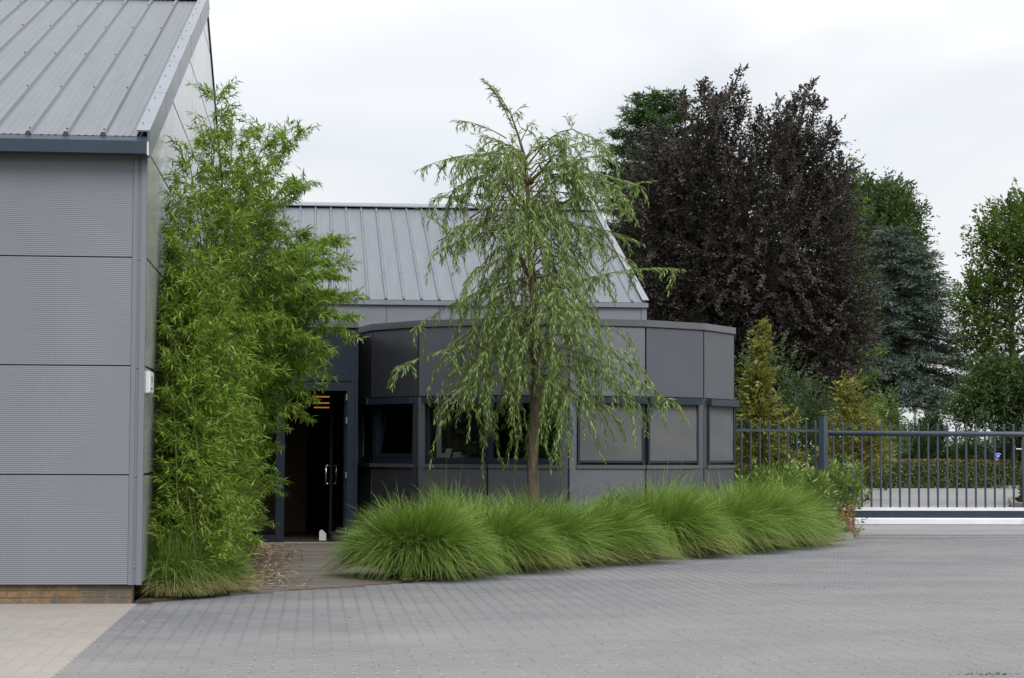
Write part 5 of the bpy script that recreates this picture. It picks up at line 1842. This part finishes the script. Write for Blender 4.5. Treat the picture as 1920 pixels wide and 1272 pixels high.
# ------------------------------------------------------------------ hedges
def hedge(poly, h, label, group='clipped hedges along the driveway', dens=330, mat=None):
    cx_ = sum(p[0] for p in poly) / len(poly)
    cy_ = sum(p[1] for p in poly) / len(poly)
    t = empty('clipped_hedge', (cx_, cy_, 0), label, 'hedge', group)
    inner = [(cx_ + (p[0] - cx_) * 0.93, cy_ + (p[1] - cy_) * 0.97) for p in poly]
    P_, N_ = [], []
    n = len(poly)
    for i in range(n):
        a_, b__ = np.array(poly[i]), np.array(poly[(i + 1) % n])
        L_ = np.linalg.norm(b__ - a_)
        k_ = int(L_ * h * dens)
        u, v = RNG.random(k_), RNG.random(k_)
        e = (b__ - a_) / L_
        nrm_ = np.array([e[1], -e[0]])
        P_.append(np.stack([a_[0] + (b__[0] - a_[0]) * u, a_[1] + (b__[1] - a_[1]) * u, h * v], -1) + np.append(nrm_, 0) * (0.03 * np.sin(u * L_ * 2.1 + v * 4) + RNG.normal(0, 0.03, k_))[:, None])
        N_.append(np.tile(np.append(nrm_, 0.15), (k_, 1)))
    xs_, ys_ = [p[0] for p in poly], [p[1] for p in poly]
    # top: random barycentric points in the fan
    for i in range(1, n - 1):
        A_, B_, C_ = (np.array(poly[j]) for j in (0, i, i + 1))
        ar = abs(np.cross(B_ - A_, C_ - A_)) / 2
        k_ = int(ar * dens)
        r1, r2 = np.sqrt(RNG.random(k_)), RNG.random(k_)
        q = A_[None] * (1 - r1)[:, None] + B_[None] * (r1 * (1 - r2))[:, None] + C_[None] * (r1 * r2)[:, None]
        P_.append(np.column_stack([q, h + RNG.normal(0, 0.025, k_)]))
        N_.append(np.tile(np.array([0, 0, 1.0]), (k_, 1)))
    P_, N_ = np.concatenate(P_), np.concatenate(N_)
    k_ = len(P_)
    d_ = RNG.normal(0, 1, (k_, 3)) + N_ * 0.5
    top_ = (P_[:, 2] > h - 0.12)
    ti = np.where(top_, RNG.random(k_) * 0.9, (RNG.random(k_) < 0.12) * RNG.random(k_))
    leaf_obj('foliage', P_, d_, N_ + RNG.normal(0, 0.45, (k_, 3)), 0.12 * RNG.uniform(0.7, 1.3, k_), 0.075, mat or L_HEDGE, RNG.random(k_), ti, t, fold=0.1, mid=0.5)
    obj('branch_core', MB().prism(inner, 0.0, h * 0.95), M_HCORE, t)
    return t


hedge([(19.9, 79.6), (31.2, 82.6), (31.2, 84), (19.7, 81)], 1.05, 'long clipped hedge closing the back of the driveway')
hedge([(12.55, 56.0), (16.9, 80.2), (15.9, 80.5), (11.6, 56.2)], 0.95, 'clipped hedge along the left side of the driveway')
hedge([(18.75, 52.6), (23.5, 52.6), (31, 77.5), (30.4, 77.8), (22.3, 62.0), (20.3, 57.8)], 1.08, 'clipped hedge at the right inside bend of the driveway', dens=260)

# unseen trees behind the camera, added to darken what glass and paint mirror
k = 9000
xs = RNG.uniform(-75, 75, k)
zt = 11 + 2.5 * np.sin(xs * 0.23) + 1.5 * np.sin(xs * 0.61 + 1)
c = np.stack([xs, -34 + RNG.uniform(-3, 3, k), RNG.random(k) ** 0.8 * zt], -1)
tag(leaf_obj('unseen_tree_belt', c, RNG.normal(0, 1, (k, 3)), RNG.normal(0, 0.4, (k, 3)) + np.array([0, 1, 0.3]), 2.0, 1.5, L_DKGREEN, RNG.random(k), np.zeros(k), mid=0.5), kind='stuff')

# poles, sign, rail
for px, Y, lb in ((1716, 118, 'pale tall pole, left one under the cedar branches'), (1757, 118, 'pale tall pole, right one in the gap beside the cedar')):
    x = X_at(px, Y)
    po = empty('pale_pole', (x, Y, 0), lb, 'pole', 'pale poles beyond the trees')
    obj('shaft', MB().tube([(x, Y, 0), (x, Y, 7.5)], [0.085, 0.07], 10), M_CONC, po, smooth=True)
    obj('finial', MB().tube([(x, Y, 7.5), (x, Y, 7.56), (x, Y, 7.6)], [0.09, 0.09, 0.03], 10), M_RIVET, po)
sp = at_y(1872, 857, 80.5)
M_BLUE = paint('sign_blue', (0.05, 0.10, 0.45), 0.4)
M_RED = paint('sign_red', (0.55, 0.07, 0.12), 0.4)
M_LBLUE = paint('sign_pale_blue', (0.42, 0.55, 0.85), 0.4)
sg = empty('round_sign', (sp.x, sp.y, 0), 'small round blue and white sign above the hedge', 'sign')
obj('post', MB().tube([(sp.x + 0.04, sp.y + 0.03, 0), (sp.x + 0.04, sp.y + 0.03, sp.z + 0.1)], 0.015, 6), M_GATE, sg)


def arc_plate(r0, r1, a0, a1, y, th, n=14):
    A_ = [(sp.x + r1 * math.cos(a0 + (a1 - a0) * i / n), y, sp.z + r1 * math.sin(a0 + (a1 - a0) * i / n)) for i in range(n + 1)]
    A_ += [(sp.x + r0 * math.cos(a1 + (a0 - a1) * i / n), y, sp.z + r0 * math.sin(a1 + (a0 - a1) * i / n)) for i in range(n + 1)]
    return MB().loft(A_, [(p[0], y - th, p[2]) for p in A_])


obj('rim', arc_plate(0.128, 0.155, PI * 0.25, PI * 1.45, sp.y, 0.012), M_LBLUE, sg)
obj('blue_band', arc_plate(0.07, 0.127, PI * 0.28, PI * 1.4, sp.y, 0.010), M_BLUE, sg)
obj('white_mark', arc_plate(0.0, 0.069, PI * 0.15, PI * 0.95, sp.y, 0.010), M_LBLUE, sg)
obj('red_mark', arc_plate(0.0, 0.069, PI * 1.0, PI * 1.5, sp.y, 0.010), M_RED, sg)
rp_ = at_y(1917, 842, 80.0)
wr = empty('white_railing', (rp_.x, rp_.y, 0), 'thin white railing end at the right edge behind the gate', 'railing')
obj('upright', MB().tube([(rp_.x, rp_.y, 0), (rp_.x, rp_.y, rp_.z + 0.36)], 0.025, 6), M_WHITE, wr)
obj('crossbar', MB().box(rp_.x - 0.26, rp_.x + 0.02, rp_.y - 0.03, rp_.y + 0.0, rp_.z - 0.02, rp_.z + 0.02), M_WHITE, wr)

# ------------------------------------------------------------------ litter
k = 1500
u = RNG.random(k)
yy = 20.25 + 10.6 * u
xx = -0.78 + np.abs(RNG.normal(0, 0.28, k)) * (1.15 - 0.5 * u)
keepm = (xx < 0.62) & (yy > 20.2 + np.maximum(0, xx + 0.8) * 1.05)
xx, yy = xx[keepm], yy[keepm]
k = len(xx)
p = np.stack([xx, yy, np.full(k, 0.017) + RNG.random(k) * 0.008], -1)
tag(leaf_obj('fallen_leaves', p, RNG.normal(0, 1, (k, 3)) * np.array([1, 1, 0.08]), RNG.normal(0, 0.25, (k, 3)) + np.array([0, 0, 1]), RNG.uniform(0.05, 0.11, k), RNG.uniform(0.012, 0.02, k), L_DEAD, RNG.random(k), np.zeros(k)), kind='stuff')
k = 420
xx = RNG.uniform(-1.5, 8, k)
yy = 12.9 + (np.array([edge_y(x) for x in xx]) - 13.0) * RNG.random(k) ** 0.6
p = np.stack([xx, yy, np.full(k, 0.003)], -1)
tag(leaf_obj('paving_litter', p, RNG.normal(0, 1, (k, 3)) * np.array([1, 1, 0.05]), RNG.normal(0, 0.2, (k, 3)) + np.array([0, 0, 1]), RNG.uniform(0.012, 0.035, k), RNG.uniform(0.008, 0.014, k), L_DEAD, RNG.random(k), RNG.random(k) * (RNG.random(k) < 0.2)), kind='stuff')
# straw and weeds where planting meets paving
xs = RNG.uniform(0.95, 8.4, 1500)
ys = np.array([edge_y(x) for x in xs]) + RNG.normal(0.12, 0.10, 1500)
k = len(xs)
p = np.stack([xs, ys, np.full(k, 0.024)], -1)
tag(leaf_obj('straw_litter', p, RNG.normal(0, 1, (k, 3)) * np.array([1, 1, 0.15]), RNG.normal(0, 0.3, (k, 3)) + np.array([0, 0, 1]), RNG.uniform(0.05, 0.16, k), 0.007, L_DEAD, RNG.random(k), np.zeros(k)), kind='stuff')
w0 = at_z(1862, 1265)
k = 100
p = np.stack([w0.x + RNG.normal(-0.04, 0.13, k), w0.y + RNG.normal(0, 0.05, k), np.full(k, 0.002)], -1)
tag(leaf_obj('moss', p, RNG.normal(0, 1, (k, 3)) * np.array([1, 1, 0.12]), RNG.normal(0, 0.4, (k, 3)) + np.array([0, 0, 1]), RNG.uniform(0.01, 0.03, k), 0.008, L_MID, RNG.random(k), np.zeros(k)), kind='stuff')
print('tris', sum(len(o.data.polygons) for o in bpy.data.objects if o.type == 'MESH'))
